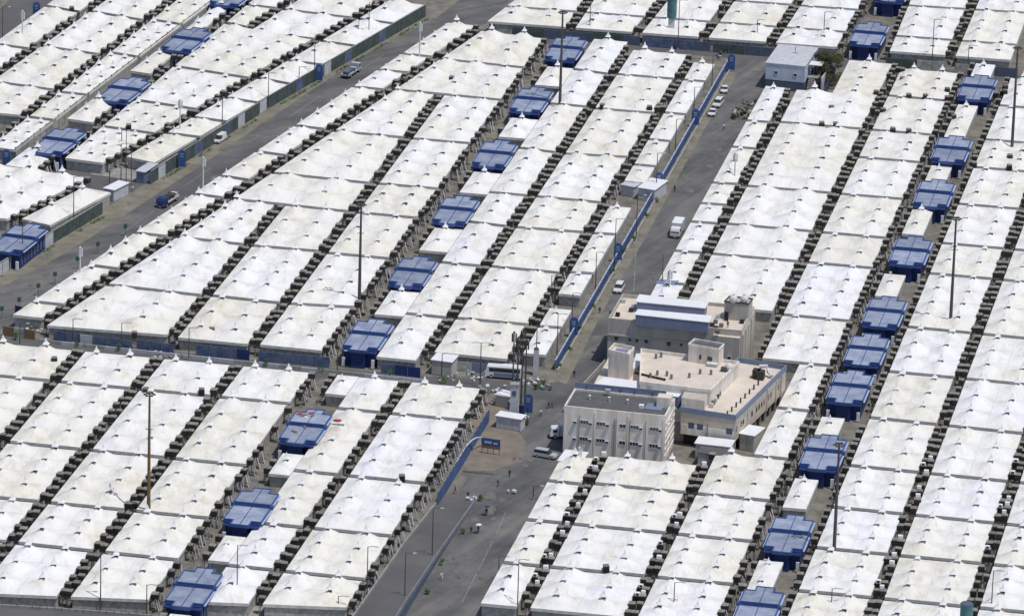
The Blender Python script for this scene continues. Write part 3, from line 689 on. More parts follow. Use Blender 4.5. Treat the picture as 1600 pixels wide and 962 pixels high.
# ------------------------------------------------------------------ washroom blocks
def washroom():
    root = thing('washroom_block', '', 'washroom', (0, 0, 0), 0, 'blue roofed washroom blocks among the tents')
    def slab(x0, x1, y0, y1, z, name='roof_section'):
        pass
    def cross(main, ext, z, name):
        (x0, x1, y0, y1), (ex0, ex1, ey0, ey1) = main, ext
        pts = [(x0, y0), (x1, y0), (x1, y1), (x0, y1)]
        m = MB()
        if ey0 < y0: poly = [(x0, y0), (ex0, y0), (ex0, ey0), (ex1, ey0), (ex1, y0), (x1, y0), (x1, y1), (x0, y1)]
        else: poly = [(x0, y0), (x1, y0), (x1, y1), (ex1, y1), (ex1, ey1), (ex0, ey1), (ex0, y1), (x0, y1)]
        m.prism(poly, z - .3, z, 0)
        sec = m.build(name, M['blue_roof'], root)
        r = MB(); n = len(poly)
        for i in range(n):
            a, b = poly[i], poly[(i + 1) % n]
            dx, dy = b[0] - a[0], b[1] - a[1]; L = math.hypot(dx, dy)
            r.box(((a[0] + b[0]) / 2, (a[1] + b[1]) / 2, z - .20), (L + .22, .24, .78), math.atan2(dy, dx))
        r.box(((x0 + x1) / 2, (min(y0, ey0) + max(y1, ey1)) / 2, z + .05), (.16, max(y1, ey1) - min(y0, ey0) - .3, .12))
        r.build('roof_rim', M['blue_trim'], sec)
        e = MB(); 
        for k in range(-4, 5):
            if k == 0: continue
            e.box((k * (x1 - x0) / 10, (y0 + y1) / 2, z + .02), (.05, y1 - y0 - .4, .05))
        e.build('roof_rib', M['blue_roof'], sec)
        q = MB(); q.box((x1 + .32, (y0 + y1) / 2, z - .35), (.34, y1 - y0 + .1, .16)); q.build('sunlit_edge', M['blue_pale'], sec)  # right fascia edge in the sun, its brightness painted in as pale blue
        q = MB(); q.box((x0 - .3, (y0 + y1) / 2, z - .35), (.26, y1 - y0 - .4, .14)); q.build('sunlit_edge', M['blue_pale'], sec)  # left fascia edge, narrower, its sunlit look painted in the same way
        return sec
    cross((-4.1, 4.1, 1.0, 7.6), (-1.9, 1.9, 7.6, 10.0), 5.3, 'roof_section')
    cross((-4.1, 4.1, -8.0, .5), (-2.0, 2.0, -10.6, -8.0), 4.7, 'roof_section')
    b = MB(); b.box((0, .75, 4.6), (8.8, .5, .9)); b.build('cross_beam', M['blue_deep'], root)
    for s in (-1, 1):
        c = MB(); c.box((s * 3.05, -9.0, 3.9), (2.0, 1.6, .25)); c.build('porch_roof', M['blue_deep'], root)
        d = MB(); d.box((s * 3.5, -9.9, 1.3), (.7, .35, 2.2)); d.build('door', M['roof_white'], root)
        d = MB(); d.box((s * 4.3, .75, 4.9), (.8, .9, .8)); d.build('downpipe_box', M['blue_trim'], root)
    w = MB(); w.box((0, -.4, 2.15), (7.4, 16.4, 4.3)); w.box((0, 8.6, 2.2), (3.4, 2.2, 4.4)); w.box((0, -9.2, 2), (3.2, 2.0, 4.0))
    w.build('wall', M['blue_deep'], root)
    for s in (-1, 1):
        for k in range(8):
            p = MB(); p.box((s * 3.78, -7.6 + k * 2.05, 2.0), (.12, .9, 2.4)); p.build('louvre_panel', M['blue_panel'], root)
    return root
WR = []
def place(x, y, l, z=4.45):
    WR.append((U(x, y, z), l))
for q in ((1185, 947), (1233, 833), (1287, 706), (1328, 604), (1354, 546), (1382, 487), (1423, 392), (1460, 302), (1487, 233), (1527, 137)): place(*q, c3)
NR = len(WR)
for q in ((1358, 53), (1396, -14)): place(*q, t5)
for q in ((884, 76), (830, 156), (773, 240), (712, 328), (645, 424), (575, 523)): place(*q, m3)
for q in ((478, 666), (393, 791), (303, 917)): place(*q, bD)
for q in ((292, 62), (194, 140), (92, 220), (30, 372), (366, -8)): place(*q, W)
proto = washroom()
wl = [f'{ORD[k]} blue washroom block from the bottom in the long right-hand washroom row' for k in range(10)] + ['blue washroom block beyond the cross street behind a tall light mast', 'blue washroom block at the top edge right of centre'] + \
     [f'{ORD[k]} blue washroom block from the top in the middle district' for k in range(6)] + \
     ['blue washroom block with orange rags and debris on its roof', 'blue washroom block in the lower left, between two others', 'blue washroom block at the bottom edge, leftmost row'] + \
     ['upper left blue washroom block highest beside the grey wall', 'upper left blue washroom block, middle one beside the grey wall', 'upper left blue washroom block, lowest beside the grey wall', 'blue washroom block at the left edge beside the left road', 'blue washroom block cut by the top edge']
for i, (p, l) in enumerate(WR):
    t = proto if i == 0 else copy_tree(proto)
    d = (l[1] - l[0]); d = d if d.y > 0 else -d
    t.location = (p.x, p.y, 0); t.rotation_euler = (0, 0, math.atan2(d.y, d.x) - math.pi / 2)
    t['label'] = wl[i]; t.scale = (.94, .95, .90)
# ------------------------------------------------------------------ buildings
class Bld:
    """a building frame: front-left ground corner, x along the front, y away"""
    def __init__(s, name, label, cat, a, b, z=0.0):
        A, B = U(a[0], a[1], z), U(b[0], b[1], z)
        d = (B - A); s.A = Vector((A.x, A.y, 0)); s.L = Vector((d.x, d.y)).length; s.rz = math.atan2(d.y, d.x)
        s.root = thing(name, label, cat, s.A, s.rz)
    def loc(s, x, y, z):
        v = U(x, y, z) - s.A; c, k = math.cos(s.rz), math.sin(s.rz)
        return Vector((v.x * c + v.y * k, -v.x * k + v.y * c, z))
def wbox(name, p, size, mt, parent, mtop=None):
    m = MB(); m.box(p, size, 0, 0, 0, True, 1 if mtop else None)
    return m.build(name, [M[mt], M[mtop]] if mtop else M[mt], parent)
def window(parent, x, z, w=1.6, h=1.0, panes=3, y=-.03, axis='x', name='window', fm='grey_paint'):
    """framed window sitting in the wall plane (front: y const, side: x const)"""
    f = MB(); 
    def bx(m, cx, cz, ww, hh, d, dep):
        if axis == 'x': m.box((cx, y + d, cz), (ww, dep, hh))
        else: m.box((y - d, cx, cz), (dep, ww, hh))
    bx(f, x, z, w, h, .0, .10)
    fr = f.build(name, M['glass'], parent)
    g = MB()
    for zz in (z - h / 2, z + h / 2): bx(g, x, zz, w + .12, .1, -.03, .14)
    for k in range(panes + 1): bx(g, x - w / 2 + k * w / panes, z, .09, h, -.03, .13)
    g.build('frame', M[fm], fr)
    return fr
def parapet(parent, pts, z, h, t, mt, name='parapet'):
    m = MB(); n = len(pts)
    for i in range(n):
        a, b = pts[i], pts[(i + 1) % n]
        dx, dy = b[0] - a[0], b[1] - a[1]; L = math.hypot(dx, dy)
        m.box(((a[0] + b[0]) / 2, (a[1] + b[1]) / 2, z + h / 2 + .003 * i), (L + t * .98, t, h), math.atan2(dy, dx))
    return m.build(name, M[mt], parent)

# front white building
b1 = Bld('white_building', 'stained white three storey building with dark grey flat roof beside the main road', 'building', (879, 707), (1037, 723))
H1 = 10.0; W1 = b1.L; D1 = max(10, b1.loc(916, 612, H1).y)
R1 = b1.root
wbox('wall', (W1 / 2, D1 / 2, H1 / 2), (W1, D1, H1), 'white_wall', R1)
wbox('roof', (W1 / 2, D1 / 2, H1 + .06), (W1 - .5, D1 - .5, .14), 'roof_grey', R1)
parapet(R1, [(.15, .15), (W1 - .15, .15), (W1 - .15, D1 - .15), (.15, D1 - .15)], H1, .55, .3, 'white_wall')
for u in (.012, .31, .64, .985):
    wbox('pilaster', (W1 * u, -.05, H1 / 2 - .1), (.35, .13, H1 - .3), 'white_wall', R1)
for u in (.155, .50, .52, .655, .81):
    m = MB(); m.tube([(W1 * u, -.16, .3), (W1 * u, -.16, H1 - 1.2)], .07, 6); m.build('drainpipe', M['steel'], R1)
for z in (H1 * .735, H1 * .36):
    for u, wd, pn in ((.205, 1.7, 3), (.37, 1.8, 3), (.585, 1.3, 2), (.70, 1.8, 3), (.895, 1.9, 3)):
        window(R1, W1 * u, z, wd, .85, pn)
    for u in (.115, .268, .437, .765, .955):
        a = wbox('air_conditioner', (W1 * u, -.26, z - .1), (.75, .40, .5), 'grey_paint', R1)
        wbox('grille', (W1 * u, -.47, z - .1), (.6, .03, .36), 'dark', a)
for y, z in ((2.5, 7.3), (5.5, 7.3), (8, 7.3), (2.5, 3.6), (5.5, 3.6)):
    window(R1, y, z, 1.1, .8, 2, W1 + .03, 'y')
for k in range(6): wbox('ledge', (W1 + .08, D1 / 2, 1.4 + k * 1.45), (.14, D1 - .4, .16), 'white_wall', R1)
for x, y in ((4.2, 6.5), (8.4, 6.6), (12.4, 6.2)):
    m = MB(); m.tube([(x, y, H1), (x, y, H1 + .9)], .13, 6); m.box((x, y, H1 + 1.0), (.5, .5, .14)); m.build('roof_vent', M['cap'], R1)
m = MB(); m.box((7.4, D1 - 1.2, H1 + 1.2), (1.1, .6, .7)); m.tube([(7.4, D1 - 1.2, H1), (7.4, D1 - 1.2, H1 + 1)], .1); m.build('roof_vent', M['grey_paint'], R1)
wbox('hatch', (15.7, 4.5, H1 + .5), (1.0, 1.0, .7), 'roof_white', R1)
wbox('blue_tarpaulin', (18.3, 5.6, H1 + .22), (3.6, 3.6, .18), 'parapet_blue', R1)
wbox('stair_room', (W1 - 1.5, D1 - 4.2, H1 + 1.2), (3.0, 2.6, 2.5), 'white_wall', R1, 'roof_beige')
wbox('rear_screen', (W1 / 2 - 1, D1 + .2, H1 + .75), (W1 - 2, .22, 2.3), 'shed_blue', R1)
for u in (.12, .33, .46, .6, .78): wbox('screen_post', (W1 * u, D1 - .05, H1 + .8), (.22, .22, 1.7), 'steel', R1)

# middle complex
b2 = Bld('beige_building', 'long beige building with cluttered tan roof terraces behind the white building', 'building', (1064, 702), (1147, 712))
Q = b2.loc; R2 = b2.root; xy = lambda v: (v.x, v.y)
HR = 10.6; HW = 7.6
rc = [xy(Q(1000, 600, HR)), xy(Q(1110, 613, HR)), xy(Q(1154, 569, HR)), xy(Q(1002, 549, HR))]
m = MB(); m.prism(rc, 0, HR, 0, 1); m.build('raised_wing', [M['white_wall'], M['roof_beige']], R2)
parapet(R2, rc, HR, .7, .3, 'white_wall')
wc = [xy(Q(1064, 643, HW)), xy(Q(1149, 656, HW)), xy(Q(1228, 578, HW)), xy(Q(1154, 566, HW)), xy(Q(1120, 575, HW)), xy(Q(1064, 600, HW))]
m = MB(); m.prism(wc, 2.7, HW, 0, 1); m.build('terrace_wing', [M['beige_wall'], M['roof_beige']], R2)
cw = Vector((sum(p[0] for p in wc) / 6, sum(p[1] for p in wc) / 6))
m = MB(); m.prism([tuple(Vector(p) + (cw - Vector(p)).normalized() * 1.6) for p in wc], 0, 2.7); m.build('ground_floor', M['dark'], R2)  # near-black colour stands in for the shade under the overhanging wing
parapet(R2, wc[:4], HW, 1.15, .25, 'parapet_blue', 'railing')
def along(a, b, t): return (a[0] + (b[0] - a[0]) * t, a[1] + (b[1] - a[1]) * t)
for k in range(10):
    p = along(wc[1], wc[2], (k + .5) / 10); m = MB(); m.box((p[0] - .5, p[1], 1.35), (.4, .4, 2.7)); m.build('column', M['grey_wall'], R2)
ang = math.atan2(wc[2][1] - wc[1][1], wc[2][0] - wc[1][0])
Ls = math.hypot(wc[2][1] - wc[1][1], wc[2][0] - wc[1][0])
def side_box(name, t, z, w, h, mt, off=.05, dep=.1, parent=None):
    p = along(wc[1], wc[2], t); nx, ny = math.sin(ang), -math.cos(ang)
    m = MB(); m.box((p[0] + nx * off, p[1] + ny * off, z), (w, dep, h), ang); return m.build(name, M[mt], parent or R2)
for t in (.03, .12, .16, .33, .42, .47, .52, .57, .66, .71, .86): side_box('window', t, 5.3, .7, 1.1, 'glass')
for t in (.235, .62, .80, .9): side_box('pilaster', t, 5.1, .5, 5.0, 'tan_wall', .12, .3)
side_box('cladding_band', .5, 6.9, Ls - .6, .9, 'tan_wall', .04, .1)
fa = math.atan2(wc[1][1] - wc[0][1], wc[1][0] - wc[0][0]); Lf = math.hypot(wc[1][1] - wc[0][1], wc[1][0] - wc[0][0])
for t, wd in ((.2, 1.3), (.36, 1.3), (.9, 1.4)):
    p = along(wc[0], wc[1], t); m = MB(); m.box((p[0] + math.sin(fa) * .05, p[1] - math.cos(fa) * .05, 4.9), (wd, .1, 1.3), fa); m.build('window', M['hut_base'], R2)
p = along(wc[0], wc[1], .5); m = MB(); m.box((p[0] + math.sin(fa) * .04, p[1] - math.cos(fa) * .04, 3.9), (Lf - .4, .1, 2.2), fa); m.build('cladding_band', M['white_wall'], R2)
m = MB(); m.tube([(p[0], p[1] - .2, .3), (p[0], p[1] - .2, 6)], .07); m.build('drainpipe', M['mast'], R2)
# rooftop rooms, placed where they stand
def room(name, pts, z0, h, wall, roof=None, parent=None):
    m = MB(); m.prism([xy(Q(x, y, z0 + h)) for x, y in pts], z0, z0 + h, 0, 1)
    return m.build(name, [M[wall], M[roof or wall]], parent or R2)
room('white_shed', [(929, 600), (1007, 612), (1021, 598), (944, 588)], 7.0, 2.7, 'white_wall', 'roof_white')
room('white_shed', [(1014, 614), (1060, 620), (1068, 610), (1024, 603)], 7.0, 2.6, 'shed_blue', 'roof_white')
room('stair_room', [(1065, 621), (1101, 626), (1106, 614), (1070, 609)], 7.6, 2.6, 'white_wall', 'tan_wall')
room('lower_wing', [(921, 612), (1064, 640), (1062, 600), (1006, 560), (952, 556)], 0, 7.0, 'white_wall', 'roof_beige')
tw = room('water_tower', [(951, 551), (983, 558), (990, 547), (960, 541)], 7.0, 5.6, 'white_wall', 'roof_beige')
a_ = [Q(x, y, 12.6) for x, y in ((951, 551), (983, 558), (990, 547), (960, 541))]
parapet(tw, [xy(v) for v in a_], 12.6, .8, .25, 'white_wall')
m = MB(); c_ = sum(a_, Vector()) / 4; m.box((c_.x, c_.y, 12.75), (2.6, 2.2, .3)); m.build('water', M['shed_blue'], tw)
m = MB(); m.prism([xy(Q(x, y, 8.2)) for x, y in ((986, 578), (1006, 566), (1014, 552), (994, 552))], 7.02, 8.2); m.build('white_canopy', M['roof_white'], R2)
hs = room('roof_house', [(1076, 540), (1123, 548), (1131, 540), (1085, 532)], HR, 3.6, 'white_wall', 'roof_grey')
hp = [Q(x, y, HR + 3.6) for x, y in ((1076, 540), (1123, 548), (1131, 540), (1085, 532))]
parapet(hs, [xy(v) for v in hp], HR + 3.6, .5, .25, 'white_wall')
hd = (hp[1] - hp[0]); ha = math.atan2(hd.y, hd.x)
for t, ww, hh in ((.4, .5, 1.0), (.72, 1.1, .9)):
    p = hp[0] + hd * t; m = MB(); m.box((p.x + math.sin(ha) * .04, p.y - math.cos(ha) * .04, HR + 1.5), (ww, .1, hh), ha); m.build('window', M['glass'], hs)
p = Q(1113, 572, HR); m = MB(); m.box((p.x, p.y, HR + .7), (2.4, 1.2, .15)); m.box((p.x, p.y, HR + .3), (2.2, .9, .3)); m.build('bench_canopy', M['roof_white'], R2)
p = Q(1139, 578, HR + .2); m = MB(); m.ball((p.x, p.y, HR + .9), .95, 0, 12, 7); m.build('round_tank', M['lamp_white'], R2)
p = Q(1131, 580, HR); wbox('tank_stand', (p.x, p.y, HR + .5), (1.2, 1.0, 1.0), 'roof_grey', R2)
rr = random.Random(4)
for (x, y) in ((1027, 586), (1042, 587), (1049, 592), (1077, 590), (1094, 584), (1111, 585), (1025, 560), (1033, 558), (1016, 590)):
    p = Q(x, y, HR); m = MB(); m.tube([(p.x, p.y, HR), (p.x, p.y, HR + .8)], .28, 8); m.ball((p.x, p.y, HR + .85), .34, 0, 8, 4); m.build('roof_fan', M['steel'], R2)
for k in range(12):
    x = 993 + k * 4.1; p = Q(x, 584 + k * .95, HR); wbox('roof_vent', (p.x, p.y, HR + .25), (.5, .3, .5), 'dark', R2)
for k in range(11):
    t = .06 + k * .07; q = (1109 + (1150 - 1109) * t, 640 + (574 - 640) * t); p = Q(q[0], q[1], HW)
    o = wbox('air_conditioner', (p.x, p.y, HW + .5), (.9, .7, .8), rr.choice(['grey_paint', 'steel', 'cooler']), R2)
for (x, y) in ((1182, 590), (1188, 592)):
    p = Q(x, y, HW); wbox('air_conditioner', (p.x, p.y, HW + 1.0), (1.6, 1.8, 1.9), 'cooler', R2)
m = MB(); p = Q(1186, 586, HW); q = Q(1200, 588, HW); m.tube([(p.x, p.y, HW + 2), (p.x + 1.6, p.y + .3, HW + 2.2), (q.x, q.y, HW + 1.3), (q.x + 1, q.y - 1, HW + .5)], .45, 8); m.build('duct', M['lamp_white'], R2)
for k in range(9):
    t = k / 9; p = Q(1140 + 62 * t, 650 - 62 * t, HW); wbox('railing_post', (p.x - .5, p.y, HW + .55), (.3, .3, 1.1), 'cooler', R2)
p = Q(1126, 560, HR)

# rear building
b3 = Bld('tan_building', 'tan flat roofed building with two blue grey sheds and twin round tanks on top', 'building', (948, 569), (1156, 589))
R3 = b3.root; H3 = 10.0; W3 = b3.L
v = b3.loc(948, 503, H3); D3 = b3.loc(970, 464, H3).y
wbox('wall', (W3 / 2, D3 / 2, H3 / 2), (W3, D3, H3), 'grey_wall', R3, 'roof_beige')
wbox('side_face', (W3 + .06, D3 / 2, H3 / 2), (.14, D3 - .3, H3 - .2), 'tan_wall', R3)  # right face takes the tan tone, the front keeps the grey one
for k in range(5): wbox('pilaster', (W3 + .2, 1 + k * (D3 - 2) / 4, H3 / 2 - .2), (.3, .5, H3 - .5), 'tan_wall', R3)
parapet(R3, [(.15, .15), (W3 - .15, .15), (W3 - .15, D3 - .15), (.15, D3 - .15)], H3, .8, .3, 'tan_wall')
wbox('ledge', (W3 / 2, -.1, H3 - 3.0), (W3 - .4, .25, .3), 'tan_wall', R3)
wbox('corner_bay', (W3 - 3.2, -.5, H3 / 2 - .3), (6.0, 1.2, H3 - .6), 'grey_wall', R3, 'roof_beige')
for u, s in ((.065, .9), (.167, .6), (.22, .7), (.29, .8), (.46, .95), (.553, .65)): window(R3, W3 * u, 6.2, s, s * 1.05, 1, fm='wallgrey')
window(R3, W3 * .92, 4.6, .8, .8, 1, -1.12)
Q3 = b3.loc
def room3(name, pts, z0, h, wall, roof):
    m = MB(); m.prism([xy(Q3(x, y, z0 + h)) for x, y in pts], z0, z0 + h, 0, 1); return m.build(name, [M[wall], M[roof]], R3)
for pts in ([(993, 492), (1106, 504), (1110, 494), (999, 484)], [(995, 472), (1100, 482), (1105, 473), (1001, 461)]):
    s = room3('long_shed', pts, H3, 2.4, 'shed_blue', 'roof_white')
    q = [Q3(x, y, H3 + 2.4) for x, y in pts]; cc = sum(q, Vector()) / 4
    m = MB(); m.prism([tuple((v + (v - cc).normalized() * .35)[:2]) for v in q], H3 + 2.42, H3 + 2.56); m.build('roof_sheet', M['roof_white'], s)
s = room3('tank_room', [(1132, 472), (1170, 476), (1176, 468), (1140, 464)], H3, 4.0, 'grey_wall', 'tan_wall')
wq = Q3(1136, 474, H3 + 4); wbox('door', (wq.x, wq.y - .25, H3 + 1.1), (.9, .12, 2.1), 'dark', s)
parapet(s, [xy(Q3(x, y, H3 + 4)) for x, y in ((1132, 472), (1170, 476), (1176, 468), (1140, 464))], H3 + 4, .35, .2, 'mast', 'rail')
for x in (1146, 1163):
    p = Q3(x, 468, H3 + 4.8); m = MB(); m.ball((p.x, p.y, H3 + 4.95), .95, 0, 12, 7); m.tube([(p.x, p.y, H3 + 5.8), (p.x, p.y, H3 + 6.1)], .25, 8); m.build('round_tank', M['lamp_white'], s)
for (x, y) in ((974, 473), (955, 490), (965, 494), (986, 487), (990, 481), (1122, 497), (1118, 505), (1127, 511), (1159, 505), (1118, 515), (1121, 521), (1113, 510)):
    p = Q3(x, y, H3); wbox('roof_unit', (p.x, p.y, H3 + .45), (.9, .8, .8), rr.choice(['cooler', 'steel', 'grey_paint']), R3)
# paved yard wall along the road
yl = thing('yard_wall', 'low pale wall running along the road beside the buildings', 'wall', U(880, 640, 0))
prev = None
for (x, y) in ((880, 645), (905, 612), (930, 585), (948, 565)):
    p = U(x, y, 0)
    if prev:
        d = p - prev; mm = (p + prev) / 2 - yl.location; m = MB(); m.box((mm.x, mm.y, .5), (d.length - .05, .25, 1.0), math.atan2(d.y, d.x)); m.build('wall_panel', M['kerb'], yl)
    prev = p

# grey hut at the top
b4 = Bld('grey_hut', 'pale blue grey two storey hut with a plain grey roof by the dark tree', 'building', (1195, 139), (1256, 145))
R4 = b4.root; H4 = 6.8; W4 = b4.L; D4 = b4.loc(1215.5, 70, H4).y
wbox('wall', (W4 / 2, D4 / 2, H4 / 2 + 1.3), (W4, D4, H4 - 2.6), 'hut_wall', R4)
wbox('base_wall', (W4 / 2, D4 / 2, 1.3), (W4 - .1, D4 - .1, 2.6), 'hut_base', R4)
wbox('roof', (W4 / 2, D4 / 2, H4 + .1), (W4 + .3, D4 + .3, .22), 'grey_paint', R4)
window(R4, W4 * .27, 4.6, .8, .8, 1); window(R4, W4 * .76, 4.4, .8, .8, 1)
m = MB(); m.tube([(W4 * .55, D4 * .6, H4), (W4 * .55, D4 * .6, H4 + 2)], .08); m.box((W4 * .55, D4 * .6, H4 + .3), (1.6, .1, .1)); m.build('antenna', M['steel'], R4)
wbox('landing', (W4 + 1.6, 4.0, 3.3), (2.8, 3.0, .2), 'concrete', R4); wbox('canopy', (W4 + 1.9, 5.5, 6.3), (3.2, 3.4, .15), 'roof_white', R4)
for yy in (2.6, 5.4): wbox('landing_post', (W4 + 2.8, yy, 1.6), (.15, .15, 3.2), 'steel', R4)
for k in range(9): wbox('step', (W4 + 1.4, 2.2 - k * .45, 3.0 - k * .34), (1.5, .5, .12), 'concrete', R4)
wbox('side_wall', (W4 + 4.2, 4.5, 2), (.25, 7, 4), 'grey_paint', R4)

# small sheds and kiosks -------------------------------------------------
def shed(name, label, cat, a, b, dep, h, wall, roof, over=.25, extra=None):
    s = Bld(name, label, cat, a, b)
    wbox('wall', (s.L / 2, dep / 2, h / 2), (s.L, dep, h), wall, s.root)
    wbox('roof', (s.L / 2, dep / 2, h + .08), (s.L + over * 2, dep + over * 2, .16), roof, s.root)
    for k in range(max(2, int(s.L / 1.6))):
        n = max(2, int(s.L / 1.6)); wbox('wall_panel', ((k + .5) * s.L / n, -.04, h / 2), (s.L / n - .12, .08, h - .3), wall, s.root)
    return s
shed('container', 'pale grey portable cabin standing lengthwise beside the blue notice board', 'cabin', (775, 668), (813, 674), 2.8, 2.7, 'grey_paint', 'roof_white')
shed('shed', 'small open fronted white roofed shed behind the portable cabin', 'shed', (774, 634), (794, 638), 3.2, 2.6, 'tan_wall', 'roof_white')
shed('shed', 'grey cabin with pale roof at the service road beside the blue tent wall', 'cabin', (674, 585), (705, 589), 4.5, 3.4, 'grey_wall', 'roof_white')
shed('kiosk', 'striped pale kiosk on the corner island at the road junction', 'kiosk', (163, 312), (178, 315), 6.5, 2.8, 'grey_paint', 'roof_white')
shed('kiosk', 'grey kiosk with glazed front at the far side of the junction', 'kiosk', (213, 285), (226, 287), 7, 2.8, 'shed_blue', 'grey_paint')
shed('shed', 'white roofed shed standing in the break of the blue fence row', 'shed', (997, 312), (1022, 316), 8, 3, 'grey_paint', 'roof_white')
shed('shed', 'low grey canvas shed left of the white shed beside the blue fence', 'shed', (970, 305), (990, 309), 5, 2.6, 'grey_paint', 'grey_paint')
shed('shed', 'dark roofed shed right of the white building', 'shed', (1090, 728), (1133, 733), 6, 3.0, 'grey_wall', 'roof_grey')
shed('shed', 'white roofed shed at the foot of the beige building', 'shed', (1086, 716), (1140, 722), 4.0, 3.4, 'grey_wall', 'roof_white')
shed('shed', 'small white roofed shed under the right wall of the beige building', 'shed', (1155, 702), (1177, 706), 5.5, 3.6, 'grey_wall', 'roof_white')
shed('shed', 'white awning shed between the white and beige buildings', 'shed', (1055, 688), (1072, 690), 4.0, 4.4, 'grey_wall', 'roof_white')
shed('shed', 'blue framed booth behind the tan building beside a pale mast', 'booth', (1025, 462), (1049, 466), 4.2, 3.0, 'blue_panel', 'shed_blue')
shed('shed', 'flat white roofed hut above the nearest roadside tent on the right', 'hut', (872, 742), (905, 746), 6.5, 3.2, 'grey_paint', 'roof_white')
shed('shed', 'grey walled hut with pale roof beyond the road corner fence', 'hut', (690, 62), (712, 65), 5, 2.6, 'grey_wall', 'grey_paint')

# panels standing on the front walls of the outer tents
def wallpanels(name, label, cat, a, b, h, cols, step=3.4, z0=0.0, t=.14, frac=None, posts=True, zp=0.0, top=None):
    """a run of fence or wall: every panel and post is its own part"""
    A, B = (U(a[0], a[1], zp), U(b[0], b[1], zp)); A.z = B.z = 0
    d = B - A; L = d.length; n = max(2, int(round(L / step))); rz = math.atan2(d.y, d.x)
    r = thing(name, label, cat, A, rz); w_ = L / n
    mes = {}
    for cidx, c in enumerate(set(cols)):
        m = MB(); m.box((0, 0, z0 + h / 2), (w_ - .14, t, h)); mes[c] = m.mesh('panel', M[c])
    pm = MB(); pm.box((0, 0, z0 + (h + .2) / 2), (.16, t + .1, h + .2)); pme = pm.mesh('post', M['steel'])
    for k in range(n):
        obj('panel', mes[random.choice(cols)], r, ((k + .5) * w_, 0, 0))
        if posts: obj('post', pme, r, (k * w_, 0, 0))
    if top:
        m = MB(); m.box((L / 2, 0, z0 + h + .08), (L, t + .14, .12)); m.build('top_rail', M[top], r)
    return r
wallpanels('street_fence', 'long royal blue fence along the left side of the main road, upper stretch', 'fence', (1029, 296), (1137, 106), 2.15, ['blue_wall', 'blue_wall', 'blue_trim', 'blue_panel'], 4, top='blue_pale')
wallpanels('street_fence', 'royal blue fence along the left side of the main road, lower stretch', 'fence', (867, 578), (1028, 298), 2.15, ['blue_wall', 'blue_wall', 'blue_trim', 'blue_panel'], 4, top='blue_pale')
wallpanels('kerb_wall', 'low pale kerb wall at the foot of the blue road fence', 'wall', (871, 581), (1141, 110), .55, ['kerb'], 6, posts=False, t=.3)
wallpanels('street_fence', 'short blue fence beside the curtained tents above the ramp', 'fence', (684, 790), (764, 658), 2.8, ['blue_wall', 'blue_trim'], 3)
wallpanels('boundary_wall', 'weathered grey wall between tent rows in the upper left', 'wall', (24, 252), (345, 8), 3.4, ['wallgrey', 'concrete', 'wallgrey'], 4)
wallpanels('street_fence', 'green grey fence along the far side of the left road, upper stretch', 'fence', (405, 178), (665, 26), 3.2, ['green_fence'] * 6 + ['blue_panel', 'grey_paint', 'hut_base'], 4, top='concrete')
wallpanels('street_fence', 'green grey fence along the far side of the left road, middle stretch', 'fence', (235, 288), (404, 180), 3.2, ['green_fence'] * 6 + ['blue_panel', 'grey_paint', 'hut_base'], 4, top='concrete')
wallpanels('street_fence', 'green grey fence beside the washroom at the left edge', 'fence', (-10, 436), (160, 334), 3.0, ['green_fence'] * 6 + ['blue_panel', 'grey_paint', 'hut_base'], 4, top='concrete')
wallpanels('tent_front_wall', 'blue panelled front of the leftmost tents facing the service road', 'wall', (84, 532), (207, 548), 2.3, ['blue_panel', 'blue_panel', 'grey_paint'], 3)
wallpanels('tent_front_wall', 'blue panelled tent front beside the service road near the alley of bins', 'wall', (214, 546), (272, 553), 2.3, ['blue_deep', 'blue_panel'], 3)
wallpanels('tent_front_wall', 'deep blue tent front third from the left on the service road', 'wall', (307, 555), (390, 563), 2.4, ['blue_deep', 'blue_deep', 'blue_panel'], 3)
wallpanels('tent_front_wall', 'blue and grey tent front with a small red door on the service road', 'wall', (404, 564), (515, 574), 2.3, ['blue_panel', 'wallgrey', 'blue_panel'], 3.4)
wallpanels('tent_front_wall', 'deep blue tent front right of the nearest middle washroom', 'wall', (596, 583), (657, 590), 2.3, ['blue_deep', 'blue_panel'], 3)
wallpanels('tent_front_wall', 'grey blue tent front behind the coach', 'wall', (712, 579), (792, 586), 2.2, ['wallgrey', 'shed_blue'], 3.4)
wallpanels('tent_front_wall', 'green wall of the first tents beyond the cross street', 'wall', (800, 57), (1000, 72), 2.5, ['green_fence', 'hut_base', 'green_fence'], 4)
wallpanels('tent_front_wall', 'blue green wall beyond the cross street opposite the main road', 'wall', (1004, 73), (1110, 81), 2.5, ['hut_base', 'blue_panel'], 4)
wallpanels('tent_front_wall', 'dark green wall left of the grey hut beyond the cross street', 'wall', (1114, 82), (1212, 90), 2.4, ['green_fence', 'hut_base'], 4)
wallpanels('tent_front_wall', 'grey wall of tents behind the upper right washroom', 'wall', (1384, 105), (1480, 112), 2.5, ['wallgrey', 'green_fence'], 4)
wallpanels('tent_front_wall', 'dark grey wall of the tents in the top right corner', 'wall', (1492, 114), (1590, 122), 2.5, ['wallgrey', 'hut_base'], 4)
wallpanels('kerb_wall', 'low blue and white wall in front of the leftmost service road tents', 'wall', (62, 535), (400, 571), .8, ['kerb', 'grey_paint'], 5, posts=False, t=.25)
wallpanels('kerb_wall', 'low pale wall along the middle of the service road', 'wall', (404, 571), (668, 599), .8, ['kerb', 'grey_paint'], 5, posts=False, t=.25)
wallpanels('yard_fence', 'brown panelled yard fence at the left end of the service road', 'fence', (5, 524), (55, 531), 2.2, ['brown', 'wallgrey'], 3)
wallpanels('yard_fence', 'blue yard fence left of the front tents on the service road', 'fence', (24, 494), (78, 508), 2.6, ['blue_deep'], 3)
